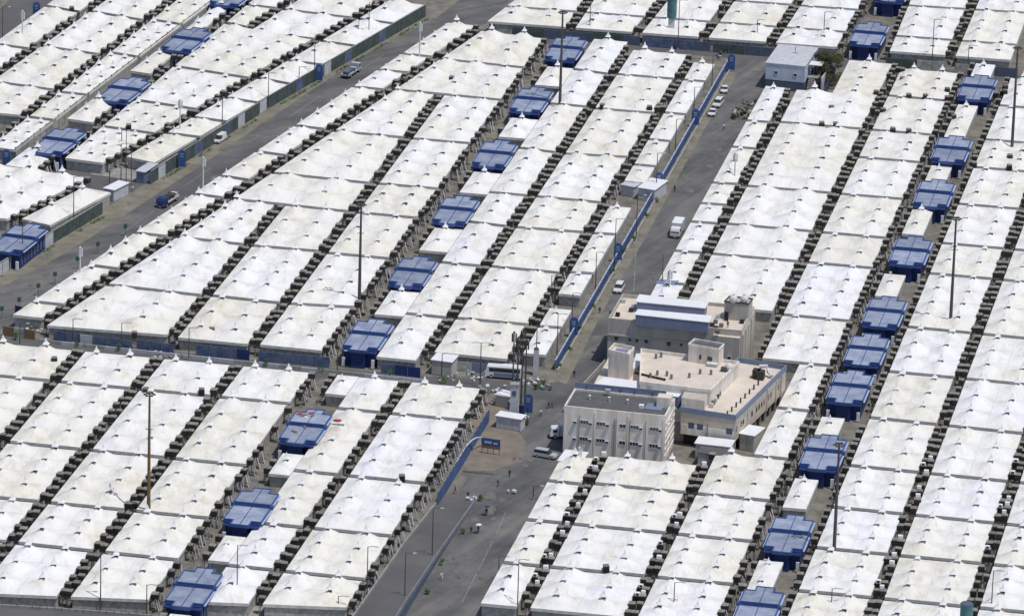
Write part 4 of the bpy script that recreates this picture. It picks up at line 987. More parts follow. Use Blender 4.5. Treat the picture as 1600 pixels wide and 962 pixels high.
wallpanels('yard_fence', 'blue fence around the pale tower by the road corner', 'fence', (794, 640), (826, 648), 1.8, ['blue_trim', 'blue_deep'], 2)
wallpanels('yard_fence', 'short blue fence right of the grey hut and tree', 'fence', (1288, 152), (1305, 118), 2.5, ['blue_trim'], 3)

# blue arch shaped signs --------------------------------------------------
def arch_sign():
    r = thing('arch_sign', '', 'sign', (0, 0, 0), 0, 'blue arched roadside signs')
    pts = [(-.95, 0), (.95, 0)] + [(.95 * math.cos(a), 3.3 + .95 * math.sin(a)) for a in [k * math.pi / 8 for k in range(9)]]
    m = MB(); n = len(pts)
    m.add([(x, -.22, z + .4) for x, z in pts] + [(x, .22, z + .4) for x, z in pts], [tuple(range(n)), tuple(range(2 * n - 1, n - 1, -1))] + [(i, i + n, (i + 1) % n + n, (i + 1) % n) for i in range(n)])
    m.build('board', M['blue_trim'], r)
    m = MB(); m.box((0, 0, .2), (1.5, .6, .4)); m.build('plinth', M['kerb'], r)
    m = MB(); m.box((0, -.24, 3.7), (.9, .03, .12)); m.box((0, -.24, 3.3), (.7, .03, .1)); m.box((0, -.24, 2.9), (.8, .03, .1)); m.build('lettering_line', M['blue_pale'], r)
    return r
ap = arch_sign()
for i, (x, y, d) in enumerate(((1142, 112, 'by the top of the blue road fence'), (1086, 198, 'on the blue road fence, second from the top'), (1029, 298, 'on the blue road fence beside the white shed'),
        (965, 409, 'on the blue road fence, halfway down'), (896, 526, 'on the blue road fence, lowest'), (825, 647, 'beside the pale tower at the road corner'), (498, 128, 'on the green fence of the left road'),
        (39, 396, 'in front of the washroom at the left edge'), (284, 263, 'beside the far end of the kiosk corner'), (57, 30, 'beside the corner road in the top left'), (10, 262, 'at the left edge above the junction'))):
    t = ap if i == 0 else copy_tree(ap)
    p = U(x, y, 0); t.location = (p.x, p.y, 0); t['label'] = f'blue round topped sign {d}'

# masts and street lamps --------------------------------------------------
def hgt(xb, yb, yt, k=None):
    p = U(xb, yb, 0); s = F_PX / (p - CAM).length
    return p, (yb - yt) / (s * math.cos(PITCH))
def mast(xb, yb, yt, kind, label, mt='mast'):
    p, h = hgt(xb, yb, yt)
    cat = {'high': 'light mast', 'lamp': 'street lamp', 'twin': 'street lamp', 'ant': 'antenna mast', 'pole': 'pole'}[kind]
    nm = {'high': 'light_mast', 'lamp': 'street_lamp', 'twin': 'street_lamp', 'ant': 'antenna_mast', 'pole': 'pole'}[kind]
    r = thing(nm, label, cat, (p.x, p.y, 0), 0)
    rad = {'high': (.42, .20), 'lamp': (.13, .08), 'twin': (.15, .09), 'ant': (.22, .12), 'pole': (.11, .07)}[kind]
    m = MB(); m.tube([(0, 0, 0), (0, 0, h)], list(rad), 10); m.build('pole', M[mt], r)
    m = MB(); m.box((0, 0, .2), (.9 if kind == 'high' else .5, .9 if kind == 'high' else .5, .4)); m.build('base', M['concrete'], r)
    if kind == 'high':
        m = MB(); m.tube([(math.cos(a) * .9, math.sin(a) * .9, h - .4) for a in [k * math.pi / 4 for k in range(9)]], .07, 5); m.box((0, 0, h - .4), (1.8, .1, .1)); m.box((0, 0, h - .4), (.1, 1.8, .1)); m.build('ring', M[mt], r)
        for k in range(6):
            a = k * math.pi / 3; m = MB(); m.box((math.cos(a) * 1.0, math.sin(a) * 1.0, h - .45), (.45, .45, .25), a); m.build('floodlight', M['mast'], r)
        m = MB(); m.box((0, 0, h * .72), (1.5, .12, .12)); m.build('bracket', M[mt], r)
    elif kind in ('lamp', 'twin'):
        for s in ((1,) if kind == 'lamp' else (-1, 1)):
            m = MB(); m.tube([(0, 0, h - .1), (s * .8, -.1, h + .1), (s * 1.5, -.2, h + .12)], .06, 5); m.build('arm', M[mt], r)
            m = MB(); m.box((s * 1.75, -.22, h + .08), (.75, .3, .14)); m.build('lamp_head', M['grey_paint'], r)
    elif kind == 'ant':
        for k in range(3):
            a = k * 2.1 + .4; m = MB(); m.box((math.cos(a) * .45, math.sin(a) * .45, h - 1.1), (.3, .2, 1.9), a); m.build('antenna_panel', M['lamp_white' if mt == 'lamp_white' else 'mast'], r)
        m = MB(); m.ball((0, 0, h + .15), .28, 0, 8, 5); m.build('tip', M[mt], r)
    return r
HI = ((561, 486, 318, 'tall dark light mast standing in the middle district', 'mast'), (232, 818, 612, 'tall brown light mast in the bottom left tents', 'rust'),
      (1302, 884, 690, 'tall grey light mast beside the lower right washrooms', 'mast'), (1484, 522, 340, 'tall light mast in the second row right of the washrooms', 'mast'),
      (874, 186, 20, 'tall light mast beside the farthest middle washroom', 'mast'), (1580, 250, 76, 'tall light mast near the right edge at the top', 'mast'))
for xb, yb, yt, lb, mt in HI: mast(xb, yb, yt, 'high', lb, mt)
for xb, yb, yt, lb in ((281, 222, 158, 'white antenna mast rising between tents left of the parked van'), (655, 106, 38, 'white antenna mast beside the upper left road, farthest one'),
        (317, 314, 248, 'white antenna mast at the junction of the left road'), (125, 448, 388, 'white antenna mast by the lower left road'), (1147, 296, 241, 'white antenna mast at the right edge of the main road'),
        (1045, 474, 423, 'white antenna mast beside the blue framed booth'), (904, 738, 700, 'short white antenna mast in front of the white building'), (35, 76, 20, 'white antenna mast in the top left corner')):
    mast(xb, yb, yt, 'ant', lb, 'lamp_white')
LP = [(1112, 142, 88, 'highest on the blue fence'), (1084, 177, 137, 'second down the blue fence'), (1055, 242, 187, 'third down the blue fence'), (1025, 305, 240, 'fourth down the blue fence'),
      (994, 370, 305, 'fifth down the blue fence'), (960, 420, 342, 'sixth down the blue fence'), (930, 460, 394, 'seventh down the blue fence'), (893, 524, 458, 'eighth down the blue fence'), (870, 558, 490, 'lowest on the blue fence'),
      (560, 70, 32, 'on the green fence above the van, fourth up'), (576, 66, 5, 'on the green fence near the top edge'), (491, 131, 56, 'next to the blue arch on the green fence'), (467, 140, 105, 'just below the arch on the green fence'),
      (419, 171, 115, 'on the green fence above the parked van'), (347, 211, 146, 'right beside the parked white van'), (115, 356, 277, 'in the narrow row at the left edge'), (35, 408, 347, 'in front of the left edge washroom'),
      (171, 290, 264, 'on the corner island of the junction'), (189, 284, 225, 'tallest one beside the junction kiosk'), (190, 240, 204, 'among tents above the junction'), (4, 72, 12, 'at the left edge by the corner road'),
      (1059, 78, 2, 'beside the teal tank at the top'), (921, 60, 0, 'beyond the cross street near the middle'), (1182, 76, 32, 'beyond the cross street left of the hut'), (1286, 78, 20, 'behind the dark tree'),
      (1456, 104, 32, 'beyond the cross street right of the far washroom'), (1512, 110, 72, 'in the top right corner'), (295, 562, 512, 'thick one on the service road'), (31, 540, 505, 'at the left end of the service road'),
      (114, 536, 498, 'second from the left on the service road'), (190, 545, 504, 'third from the left on the service road'), (527, 584, 547, 'in front of the nearest middle washroom'),
      (690, 592, 552, 'beside the grey cabin on the service road'), (370, 946, 850, 'in front of the lowest left washroom'), (157, 956, 863, 'in the bottom left tents, taller one'), (229, 964, 912, 'at the bottom edge left of the washroom'),
      (573, 940, 852, 'at the bottom beside the curtained tents'), (675, 876, 792, 'on the right parapet of the ramp'), (632, 948, 862, 'at the foot of the ramp'), (808, 966, 872, 'at the bottom edge right of the road'),
      (1052, 966, 908, 'at the bottom edge in the wide right row'), (1298, 966, 918, 'at the bottom edge below the grey mast'), (1548, 966, 890, 'in the bottom right alley'), (779, 905, 868, 'at the tents edge right of the lower road'),
      (861, 470, 430, 'faint one beside the curve of the road'), (528, 966, 930, 'at the bottom edge beside the ramp'), (833, 780, 758, 'at the left edge of the nearest right tents')]
for i, (xb, yb, yt, d) in enumerate(LP): mast(xb, yb, yt, 'lamp', f'slim dark street lamp {d}')
mast(750, 604, 535, 'twin', 'twin armed street lamp beside the coach')
for xb, yb, yt, d in ((800, 640, 520, 'leftmost dark pole of the cluster by the pale tower'), (807, 636, 528, 'second dark pole of the cluster by the pale tower'), (814, 634, 516, 'third dark pole of the cluster by the pale tower'), (820, 630, 532, 'rightmost dark pole of the cluster by the pale tower'),
        (197, 290, 205, 'dark pole with blue boxes beside the junction'), (205, 288, 232, 'short dark pole beside the junction kiosk'), (253, 235, 200, 'dark pole above the glazed kiosk'), (1034, 460, 397, 'dark pole beside the blue framed booth')):
    mast(xb, yb, yt, 'ant' if 'cluster' in d else 'pole', d)

# junction signs on the left road
def small_sign(x, y, label):
    p = U(x, y, 0); r = thing('road_sign', label, 'sign', (p.x, p.y, 0), 0, 'small green signs along the left road')
    m = MB(); m.tube([(0, 0, 0), (0, 0, 2.6)], .07); m.build('post', M['steel'], r)
    m = MB(); m.box((0, -.08, 2.5), (.95, .08, 1.1), .5); b = m.build('board', M['sign_green'], r)
    m = MB(); m.box((0, -.14, 2.5), (.6, .03, .7), .5); m.build('panel', M['mast'], b)
for i, (x, y) in enumerate(((196, 369), (153, 397), (121, 420), (86, 444), (60, 462), (30, 484), (3, 498))): small_sign(x, y, f'small green sign, {ORD[i]} from the top along the left road')

# tower, pillar, notice board, tanks --------------------------------------
p, h = hgt(803, 652, 600)
r = thing('pale_tower', 'pale blue square tower with dark window at the road corner', 'tower', (p.x, p.y, 0), -.1)
m = MB(); m.box((0, 0, h / 2), (1.9, 1.9, h), 0, 0, .12); m.build('shaft', M['grey_paint'], r)
m = MB(); m.box((0, -.93, h - 1.7), (.8, .1, 1.1)); m.build('window', M['hut_base'], r); wbox('cap', (0, 0, h + .1), (2.0, 2.0, .3), 'concrete', r)
p, h = hgt(837, 585, 546)
r = thing('pillar', 'pale pillar with rounded top at the end of the blue fence', 'pillar', (p.x, p.y, 0))
m = MB(); m.box((0, 0, h / 2), (1.3, 1.3, h), 0, 0, .1); m.build('shaft', M['grey_paint'], r); m = MB(); m.ball((0, 0, h), .62, 0, 8, 5); m.tube([(0, 0, h), (0, 0, h + 7)], [.12, .07]); m.build('finial', M['mast'], r)
nb = Bld('notice_board', 'blue and brown notice board on legs beside the dirt patch', 'notice board', (752, 707), (781, 711)); L_ = nb.L
wbox('board', (L_ / 2, 0, 2.7), (L_, .15, 1.5), 'blue_trim', nb.root); wbox('lower_board', (L_ / 2, 0, 1.55), (L_, .13, .7), 'brown', nb.root)
wbox('notice', (L_ * .35, -.1, 2.6), (1.6, .04, .5), 'blue_pale', nb.root); wbox('notice', (L_ * .75, -.1, 2.5), (.9, .04, .4), 'grey_paint', nb.root)
for u in (.04, .35, .65, .96): wbox('leg', (L_ * u, 0, .6), (.14, .14, 1.2), 'steel', nb.root)
p = U(760, 695, 0); q = U(712, 726, 0); r = thing('pipe_arch', 'thin pale green pipe arching from the fence to the notice board', 'pipe', (p.x, p.y, 0))
d = q - p; m = MB(); m.tube([(d.x * t, d.y * t, .3 + 3.0 * math.sin(math.pi * (t * .9 + .1))) for t in [k / 8 for k in range(9)]], .16, 6); m.build('pipe', M['hut_wall'], r)
def tank(x, yb, ytop, wpx, label):
    p, h = hgt(x, yb, ytop); s = F_PX / (p - CAM).length; rad = wpx / s / 2
    r = thing('water_tank', label, 'water tank', (p.x, p.y, 0))
    m = MB(); m.tube([(0, 0, h - 5.0), (0, 0, h)], rad, 16); m.build('drum', M['teal'], r)
    m = MB(); m.tube([(0, 0, h), (0, 0, h + .25)], [rad * 1.05, rad * .9], 16); m.build('lid', M['hut_base'], r)
    m = MB(); m.box((0, 0, (h - 5) / 2), (rad * 1.3, rad * 1.3, h - 5)); m.build('column', M['grey_paint'], r)
tank(1048, 64, 0, 15, 'teal tank on a grey column beyond the cross street'); tank(1507, 1010, 942, 20, 'teal round tank at the bottom edge on the right')

# flyover and ramp --------------------------------------------------------
zr = 2.7
def P3(x, y, z): v = U(x, y, z); return Vector((v.x, v.y, z))
lf = [P3(694, 772, .03), P3(630, 852, 1.2), P3(560, 953, zr), P3(500, 1040, zr)]
rt = [P3(741, 786, .03), P3(690, 858, 1.2), P3(632, 944, zr), P3(580, 1030, zr)]
m = MB()
for i in range(3):
    a, b, c, d = lf[i], rt[i], rt[i + 1], lf[i + 1]
    m.add([a, b, c, d], [(0, 3, 2, 1)]); lo = [Vector((v.x, v.y, -.01)) for v in (a, b, c, d)]
    m.add([b, c, lo[2], lo[1]], [(0, 1, 2, 3)], 1); m.add([a, d, lo[3], lo[0]], [(0, 3, 2, 1)][:1], 1)
rampo = m.build('ramp_road', [M['asphalt'], M['hut_base']]); rampo['kind'] = 'structure'
def rail(name, label, pts, h=.9, mt='kerb', t=.3):
    r = thing(name, label, 'parapet', (pts[0].x, pts[0].y, 0))
    for i in range(len(pts) - 1):
        a, b = pts[i], pts[i + 1]; n = max(1, int((b - a).length / 5))
        for k in range(n):
            p, q = a + (b - a) * (k / n), a + (b - a) * ((k + 1) / n)
            d = q - p; nn = Vector((d.y, -d.x, 0)).normalized() * t / 2; p = p - pts[0] * 1; q = q - pts[0] * 1
            p = Vector((p.x, p.y, (a + (b - a) * (k / n)).z)); q = Vector((q.x, q.y, (a + (b - a) * ((k + 1) / n)).z))
            g_ = (q - p) * .006; p += g_; q -= g_
            vs = [p - nn, p + nn, q + nn, q - nn]; vs = [Vector((v.x, v.y, v.z - .3)) for v in vs] + [Vector((v.x, v.y, v.z + h)) for v in vs]
            mm = MB(); mm.add(vs, [(0, 1, 5, 4), (1, 2, 6, 5), (2, 3, 7, 6), (3, 0, 4, 7), (4, 5, 6, 7), (3, 2, 1, 0)]); mm.build('panel', M[mt], r)
    return r
rail('parapet', 'pale parapet on the left side of the ramp', lf, .6, 'concrete'); rail('parapet', 'blue grey parapet on the right side of the ramp', rt, .65, 'ramp_rail')
zb = 4.0
fl_ = [P3(-30, 946, zb), P3(130, 956, zb), P3(260, 966, zb)]
m = MB(); ex = [P3(260, 1000, zb), P3(-30, 1000, zb)]; pl = [(v.x, v.y) for v in fl_ + ex]; m.prism(pl, 2.8, zb); 
struct('overpass', m, M['asphalt'])
fr = rail('parapet', 'grey parapet with thin railing along the overpass in the bottom left corner', fl_, .6, 'concrete')
for k in range(26):
    t = k / 25; a = fl_[0] + (fl_[2] - fl_[0]) * t - fl_[0]; m = MB(); m.box((a.x, a.y, zb + 1.0), (.08, .08, 1.0)); m.build('rail_post', M['steel'], fr)
sheet('pavement', [(352, 944), (420, 947), (560, 957), (520, 1010), (330, 1010)], .03, M['concrete'])
sheet('dirt_patch', [(742, 640), (770, 612), (800, 640), (800, 662), (822, 690), (815, 720), (770, 735), (728, 735)], .018, mat('brown dirt', (.235, .195, .155), .95, .3, .25, col2=(.16, .145, .13)))
sheet('corner_pad', [(140, 272), (212, 240), (240, 262), (212, 282)], .02, M['concrete'])
for i, (a, b) in enumerate((((918, 600), (872, 690)), ((1000, 470), (960, 560)))): pass
lm = MB()
for (x0, y0, x1, y1) in ((770, 845, 722, 940), (790, 800, 775, 835), (996, 360, 990, 455), (240, 330, 190, 365), (70, 445, 30, 470), (330, 262, 290, 290), (500, 150, 450, 185), (600, 85, 560, 112)):
    a, b = U(x0, y0, 0), U(x1, y1, 0); d = b - a; c = (a + b) / 2
    lm.box((c.x, c.y, .022), (d.length, .16, .008), math.atan2(d.y, d.x))
lmo = lm.build('road_marking', M['paint']); lmo['kind'] = 'structure'
mh = MB(); p = U(1118, 245, 0); mh.tube([(p.x, p.y, .0), (p.x, p.y, .02)], [2.2, 2.2], 16); p = U(1185, 112, 0); mh.box((p.x, p.y, .016), (3.2, .5, .01))
o = mh.build('road_patch', M['roof_grey']); o['kind'] = 'structure'
gt = wallpanels('speed_bump', 'dark speed bump across the road below the notice board', 'speed bump', (722, 736), (772, 741), .12, ['mast'], 2, posts=False, t=.5)

rp = random.Random(21)
def patches(n, quad, name, mt, z, rmin, rmax):
    m_ = MB()
    for _ in range(n):
        u, v = rp.random(), rp.random()
        x = (quad[0][0] * (1 - u) + quad[1][0] * u) * (1 - v) + (quad[3][0] * (1 - u) + quad[2][0] * u) * v
        y = (quad[0][1] * (1 - u) + quad[1][1] * u) * (1 - v) + (quad[3][1] * (1 - u) + quad[2][1] * u) * v
        c = U(x, y, 0); r0 = rp.uniform(rmin, rmax); z_ = z + .0004 * _
        pts = [(c.x + math.cos(a) * r0 * rp.uniform(.5, 1.1) * .7, c.y + math.sin(a) * r0 * rp.uniform(.6, 1.6), z_) for a in [k * math.pi / 6 for k in range(12)]]
        m_.add(pts, [tuple(range(12))])
    o = m_.build(name, M[mt]); o['kind'] = 'structure'
patches(13, [(868, 600), (930, 600), (1190, 130), (1150, 130)], 'road_patch', 'road_worn', .024, .5, 2.2)
patches(20, [(880, 600), (950, 590), (1180, 130), (1155, 120)], 'road_patch', 'roof_grey', .036, .3, 1.1)
patches(17, [(650, 955), (735, 955), (880, 610), (800, 720)], 'road_patch', 'road_worn', .046, .5, 2.4)
patches(16, [(650, 955), (735, 955), (880, 610), (800, 720)], 'road_patch', 'roof_grey', .062, .2, .8)
patches(13, [(0, 440), (0, 480), (720, 10), (690, 15)], 'road_patch', 'road_worn', .072, .5, 2.0)
# vehicles ----------------------------------------------------------------
def vehicle(kind, x, y, heading, label, paint='car_white', load=None):
    """heading in degrees: direction the nose points, 0 = +X, 90 = away"""
    p = U(x, y, 0)
    names = {'car': 'parked_car', 'van': 'van', 'suv': 'suv', 'truck': 'box_truck', 'flat': 'flatbed_truck', 'coach': 'coach'}
    r = thing(names[kind], label, 'truck' if kind in ('truck', 'flat') else kind, (p.x, p.y, 0), math.radians(heading))
    L, W_, H_ = {'car': (4.5, 1.8, 1.45), 'van': (4.9, 1.9, 2.0), 'suv': (4.9, 1.95, 1.85), 'truck': (7.0, 2.3, 3.2), 'flat': (8.5, 2.4, 2.6), 'coach': (8.0, 2.4, 2.9)}[kind]
    def prof(pts, w, name, mt, tap=.92, parent=r):
        n = len(pts); zmin = min(z for _, z in pts); zmax = max(z for _, z in pts); m = MB(); vs = []
        for s in (-1, 1):
            for (px, pz) in pts:
                k = 1 - (1 - tap) * (pz - zmin) / (zmax - zmin); vs.append((px, s * w / 2 * k, pz))
        area = sum(pts[i][0] * pts[(i + 1) % n][1] - pts[(i + 1) % n][0] * pts[i][1] for i in range(n))
        f1, f2 = tuple(range(n)), tuple(range(2 * n - 1, n - 1, -1)); sides = [(i, i + n, (i + 1) % n + n, (i + 1) % n) for i in range(n)]
        if area < 0: f1, f2 = f1[::-1], f2[::-1]; sides = [q[::-1] for q in sides]
        m.add(vs, [f1, f2] + sides)
        o = m.build(name, M[mt], parent)
        md = o.modifiers.new('bevel', 'BEVEL'); md.width = .05; md.segments = 2; md.limit_method = 'ANGLE'
        return o
    h = L / 2
    if kind in ('car', 'van', 'suv'):
        hood = .82 if kind == 'car' else 1.0
        body = prof([(-h, .35), (h, .35), (h, .7), (h * .92, hood), (h * .45, hood + .05), (-h * (.6 if kind == 'car' else .97), hood + .08), (-h, hood - .05)], W_, 'body', paint, .94)
        gx0, gx1 = (-h * .62, h * .5) if kind == 'car' else (-h * .97, h * (.55 if kind == 'suv' else .72))
        prof([(gx0, hood - .02), (gx1, hood - .02), (gx1 - .75, H_ - .08), (gx0 + (.45 if kind == 'car' else .18), H_ - .08)], W_ * .92, 'windows', 'glass', .86)
        prof([(gx0 + (.42 if kind == 'car' else .14), H_ - .1), (gx1 - .70, H_ - .1), (gx1 - .9, H_), (gx0 + .6, H_)], W_ * .82, 'roof', paint, .92)
        if kind == 'van': prof([(-h * .96, hood - .02), (h * .1, hood - .02), (h * .1, H_ - .07), (-h * .93, H_ - .07)], W_ * .95, 'load_area', paint, .88)
        ws = .33; ax = (-h * .62, h * .62)
    elif kind in ('truck', 'flat'):
        prof([(h - 2.0, .6), (h, .6), (h, 1.5), (h - .35, 2.4), (h - 2.0, 2.5)], W_, 'cab', paint, .93)
        prof([(h - .5, 1.45), (h + .03, 1.45), (h - .31, 2.25), (h - .6, 2.25)], W_ * .9, 'windscreen', 'glass', .95)
        wbox('side_window', (h - 1.1, 0, 1.85), (.9, W_ + .02, .6), 'glass', r)
        if kind == 'truck':
            wbox('cargo_box', (-1.05, 0, 1.95), (L - 2.2, W_ + .05, 2.5), 'grey_paint', r, 'roof_white')
        else:
            wbox('flatbed', (-1.05, 0, .95), (L - 2.2, W_, .3), 'car_grey', r)
            for k in range(6):
                wbox('load', (-3.6 + k * .95, random.uniform(-.3, .3), 1.45), (.85, 1.5, random.uniform(.5, 1.0)), random.choice(['steel', 'cloth_blue', 'cooler', 'mast', 'grey_paint']), r)
        wbox('chassis', (0, 0, .6), (L - .3, 1.0, .3), 'mast', r)
        ws = .45; ax = (-h * .6, h * .68)
    else:
        prof([(-h, .5), (h, .5), (h, 1.6), (h - .4, 2.8), (-h, 2.9)], W_, 'body', 'car_white', .93)
        wbox('window_band', (-.3, 0, 2.1), (L - 1.2, W_ - .05, .9), 'glass', r); wbox('side_panel', (-.8, 0, 1.1), (L - 2.4, W_ + .06, .8), 'shed_blue', r)
        wbox('roof_unit', (-1, 0, 2.95), (2.5, 1.4, .2), 'roof_white', r)
        ws = .48; ax = (-h * .6, h * .65)
    for a in ax:
        for s in (-1, 1):
            m = MB(); m.tube([(a, s * (W_ / 2 - .2), ws), (a, s * (W_ / 2 + .02), ws)], ws, 12); w_ = m.build('wheel', M['tyre'], r)
            m = MB(); m.tube([(a, s * (W_ / 2 - .02), ws), (a, s * (W_ / 2 + .04), ws)], ws * .55, 10); m.build('rim', M['car_grey'], w_)
    for s in (-1, 1):
        hz = .68 if kind in ('car', 'van', 'suv') else .95
        wbox('headlight', (h - .02, s * W_ * .36, hz), (.1, .34, .16), 'headlight', r); wbox('tail_light', (-h + .0, s * W_ * .38, hz + .1), (.08, .22, .2), 'red', r)
    wbox('bumper', (h, 0, .42), (.16, W_ * .92, .2), 'mast', r); wbox('number_plate', (h + .09, 0, .45), (.03, .5, .12), 'cap', r)
    return r
mdir = math.degrees(math.atan2((redge[1] - redge[0]).y, (redge[1] - redge[0]).x)) % 180
ldir = math.degrees(math.atan2((lredge[1] - lredge[0]).y, (lredge[1] - lredge[0]).x)) % 180
vehicle('car', 1132, 143, mdir + 184, 'white car farthest up the main road, parked by the blue fence')
vehicle('suv', 1122, 165, mdir + 176, 'white car with dark bonnet, middle of three parked by the blue fence')
vehicle('car', 1113, 179, mdir + 182, 'white saloon car, nearest of the three parked by the blue fence')
vehicle('truck', 1058, 366, mdir + 180, 'white box truck parked against the tents on the right of the main road')
vehicle('suv', 967, 454, mdir + 180, 'white car driving alone down the main road above the tan building')
vehicle('truck', 884, 683, 186, 'white box truck parked beside the left wall of the white building')
vehicle('suv', 852, 714, -22, 'silver estate car parked on the road below the white building', 'car_grey')
vehicle('van', 343, 221, ldir + 180, 'white van parked on the verge of the left road')
vehicle('flat', 548, 117, ldir, 'flatbed truck loaded with goods driving up the left road', 'car_grey')
vehicle('flat', 262, 318, ldir + 180, 'dark blue flatbed truck half hidden behind the tents of the left road', 'blue_deep')
vehicle('coach', 787, 590, 172, 'white coach with blue grey side behind the tower')

# people ------------------------------------------------------------------
def body_mesh(pose, top, bottom, seed):
    me = bpy.data.meshes.new('person'); rr = random.Random(seed)
    st = {'stand': (0, .05, -.05), 'walk': (0, .32, -.30), 'sit': (0, .1, -.1)}[pose]
    a, b = st[1], st[2]
    V = [(0, 0, .95, .16, .12), (0, .01, 1.15, .15, .11), (0, .0, 1.38, .19, .12), (0, 0, 1.50, .06, .06), (0, -.01, 1.62, .095, .105), (0, -.01, 1.73, .07, .08),
         (.10, 0, .88, .10, .10), (.11, -a * .5, .5, .065, .07), (.11, -a * .9 + (.0 if a < .2 else .1), .09, .042, .045), (.12, -a * .9 - .14, .05, .04, .03),
         (-.10, 0, .88, .10, .10), (-.11, -b * .4, .5, .065, .07), (-.11, -b * .9 + .05, .09, .042, .045), (-.12, -b * .9 - .12, .05, .04, .03),
         (.20, 0, 1.42, .06, .06), (.26, -b * .4 + .03, 1.14, .045, .045), (.27, -b * .8 - .06, .90, .034, .034), (.27, -b * .9 - .08, .82, .035, .022),
         (-.20, 0, 1.42, .06, .06), (-.26, -a * .4 + .03, 1.14, .045, .045), (-.27, -a * .8 - .06, .90, .034, .034), (-.27, -a * .9 - .08, .82, .035, .022)]
    E = [(0, 1), (1, 2), (2, 3), (3, 4), (4, 5), (0, 6), (6, 7), (7, 8), (8, 9), (0, 10), (10, 11), (11, 12), (12, 13), (2, 14), (14, 15), (15, 16), (16, 17), (2, 18), (18, 19), (19, 20), (20, 21)]
    me.from_pydata([v[:3] for v in V], E, [])
    o = bpy.data.objects.new('tmp', me); COL.objects.link(o)
    o.modifiers.new('skin', 'SKIN')
    for i, v in enumerate(V):
        sv_ = me.skin_vertices[0].data[i]; sv_.radius = (v[3], v[4]); sv_.use_root = (i == 0)
    sb = o.modifiers.new('sub', 'SUBSURF'); sb.levels = 1
    dg = bpy.context.evaluated_depsgraph_get(); ev = o.evaluated_get(dg)
    out = bpy.data.meshes.new_from_object(ev); bpy.data.objects.remove(o)
    for n_ in (top, bottom, 'skin', 'mast'): out.materials.append(M[n_])
    for f in out.polygons:
        z = f.center.z; x = abs(f.center.x)
        f.material_index = 3 if (z > 1.66 or (z > 1.58 and f.center.y > .03)) else 2 if z > 1.46 else (2 if (x > .2 and z < 1.02) else (0 if z > .92 or (x > .2 and z > 1.0) else (3 if z < .1 else 1)))
        f.use_smooth = True
    return out
hand = MB()
for k in range(4): hand.tube([(0, (k - 1.5) * .018, 0), (.004, (k - 1.5) * .02, -.05), (-.008, (k - 1.5) * .02, -.08 + abs(k - 1.4) * .008)], [.009, .008, .006], 5)
hand.tube([(0, -.035, .03), (0, -.06, -.01), (0, -.062, -.035)], [.01, .009, .007], 5)
HANDME = hand.mesh('fingers', M['skin'])
PM = {}
def person(x, y, label, pose='stand', top='cloth_dark', bottom='cloth_dark', face=0, umb=None, z=0):
    key = (pose, top, bottom)
    if key not in PM: PM[key] = body_mesh(pose, top, bottom, 1)
    p = U(x, y, z)
    r = thing('person', label, 'person', (p.x, p.y, z), math.radians(face)); obj('body', PM[key], r)
    a, b = {'stand': (.05, -.05), 'walk': (.32, -.30)}[pose]
    obj('fingers', HANDME, r, (.27, -b * .9 - .08, .80)); obj('fingers', HANDME, r, (-.27, -a * .9 - .08, .80))
    if umb:
        u = thing('umbrella', f'open {umb[1]} umbrella held up ' + umb[2], 'umbrella', (p.x + .1, p.y, z), 0)
        m = MB(); n = 8; vs = [(0, 0, 2.25)] + [(.62 * math.cos(2 * math.pi * k / n), .62 * math.sin(2 * math.pi * k / n), 1.98) for k in range(n)] + [(0, 0, 2.2)]
        m.add(vs, [(0, 1 + k, 1 + (k + 1) % n) for k in range(n)] + [(n + 1, 1 + (k + 1) % n, 1 + k) for k in range(n)]); m.build('canopy', M[umb[0]], u)
        m = MB(); m.tube([(0, 0, 1.1), (0, 0, 2.28)], .02, 5); m.build('shaft', M['mast'], u)
person(760, 805, 'person in dark clothes on the lower road', 'stand', 'cloth_dark', 'cloth_dark', 20, ('cloth_dark', 'black', 'on the lower road'))
person(736, 833, 'person in dark clothes, left of a pair on the lower road', 'walk', 'cloth_dark', 'cloth_dark', 10)
person(747, 833, 'person with white umbrella, right of a pair on the lower road', 'walk', 'cloth_blue', 'cloth_dark', -10, ('cloth_white', 'white', 'on the lower road by a pair of walkers'))
person(711, 770, 'person striding across the top of the ramp', 'walk', 'cloth_dark', 'cloth_dark', 60)
person(731, 779, 'person standing by the parapet end of the ramp', 'stand', 'cloth_dark', 'cloth_blue', 0)
person(796, 745, 'person alone on the road below the silver car', 'walk', 'cloth_dark', 'cloth_dark', 180)
person(670, 876, 'person on the ramp beside the right parapet', 'stand', 'cloth_dark', 'cloth_dark', 0)
person(588, 946, 'person under a green umbrella at the foot of the ramp', 'walk', 'cloth_dark', 'cloth_dark', 0, ('sign_green', 'green', 'at the foot of the ramp'))
person(622, 949, 'person under a white umbrella at the foot of the ramp', 'walk', 'cloth_white', 'cloth_dark', 40, ('cloth_white', 'white', 'at the foot of the ramp'))
person(857, 638, 'person in dark clothes, left of a pair near the buildings', 'walk', 'cloth_dark', 'cloth_dark', 30)
person(862, 637, 'person in dark clothes, right of a pair near the buildings', 'walk', 'cloth_blue', 'cloth_dark', 30)
person(897, 589, 'person walking up the main road beside the yard wall', 'walk', 'cloth_dark', 'cloth_dark', 170)
person(937, 490, 'person on the main road above the arched sign', 'stand', 'cloth_dark', 'cloth_dark', 0)
person(778, 760, 'person crossing the lower road below the speed bump', 'walk', 'cloth_blue', 'cloth_dark', 120)
person(845, 650, 'person in pale shirt beside the road near the cabin', 'stand', 'cloth_white', 'cloth_dark', 30)
person(690, 905, 'person in white on the sandy strip beside the ramp', 'walk', 'cloth_white', 'cloth_white', 10)
person(1054, 300, 'person standing on the upper main road', 'stand', 'cloth_dark', 'cloth_dark', 0)
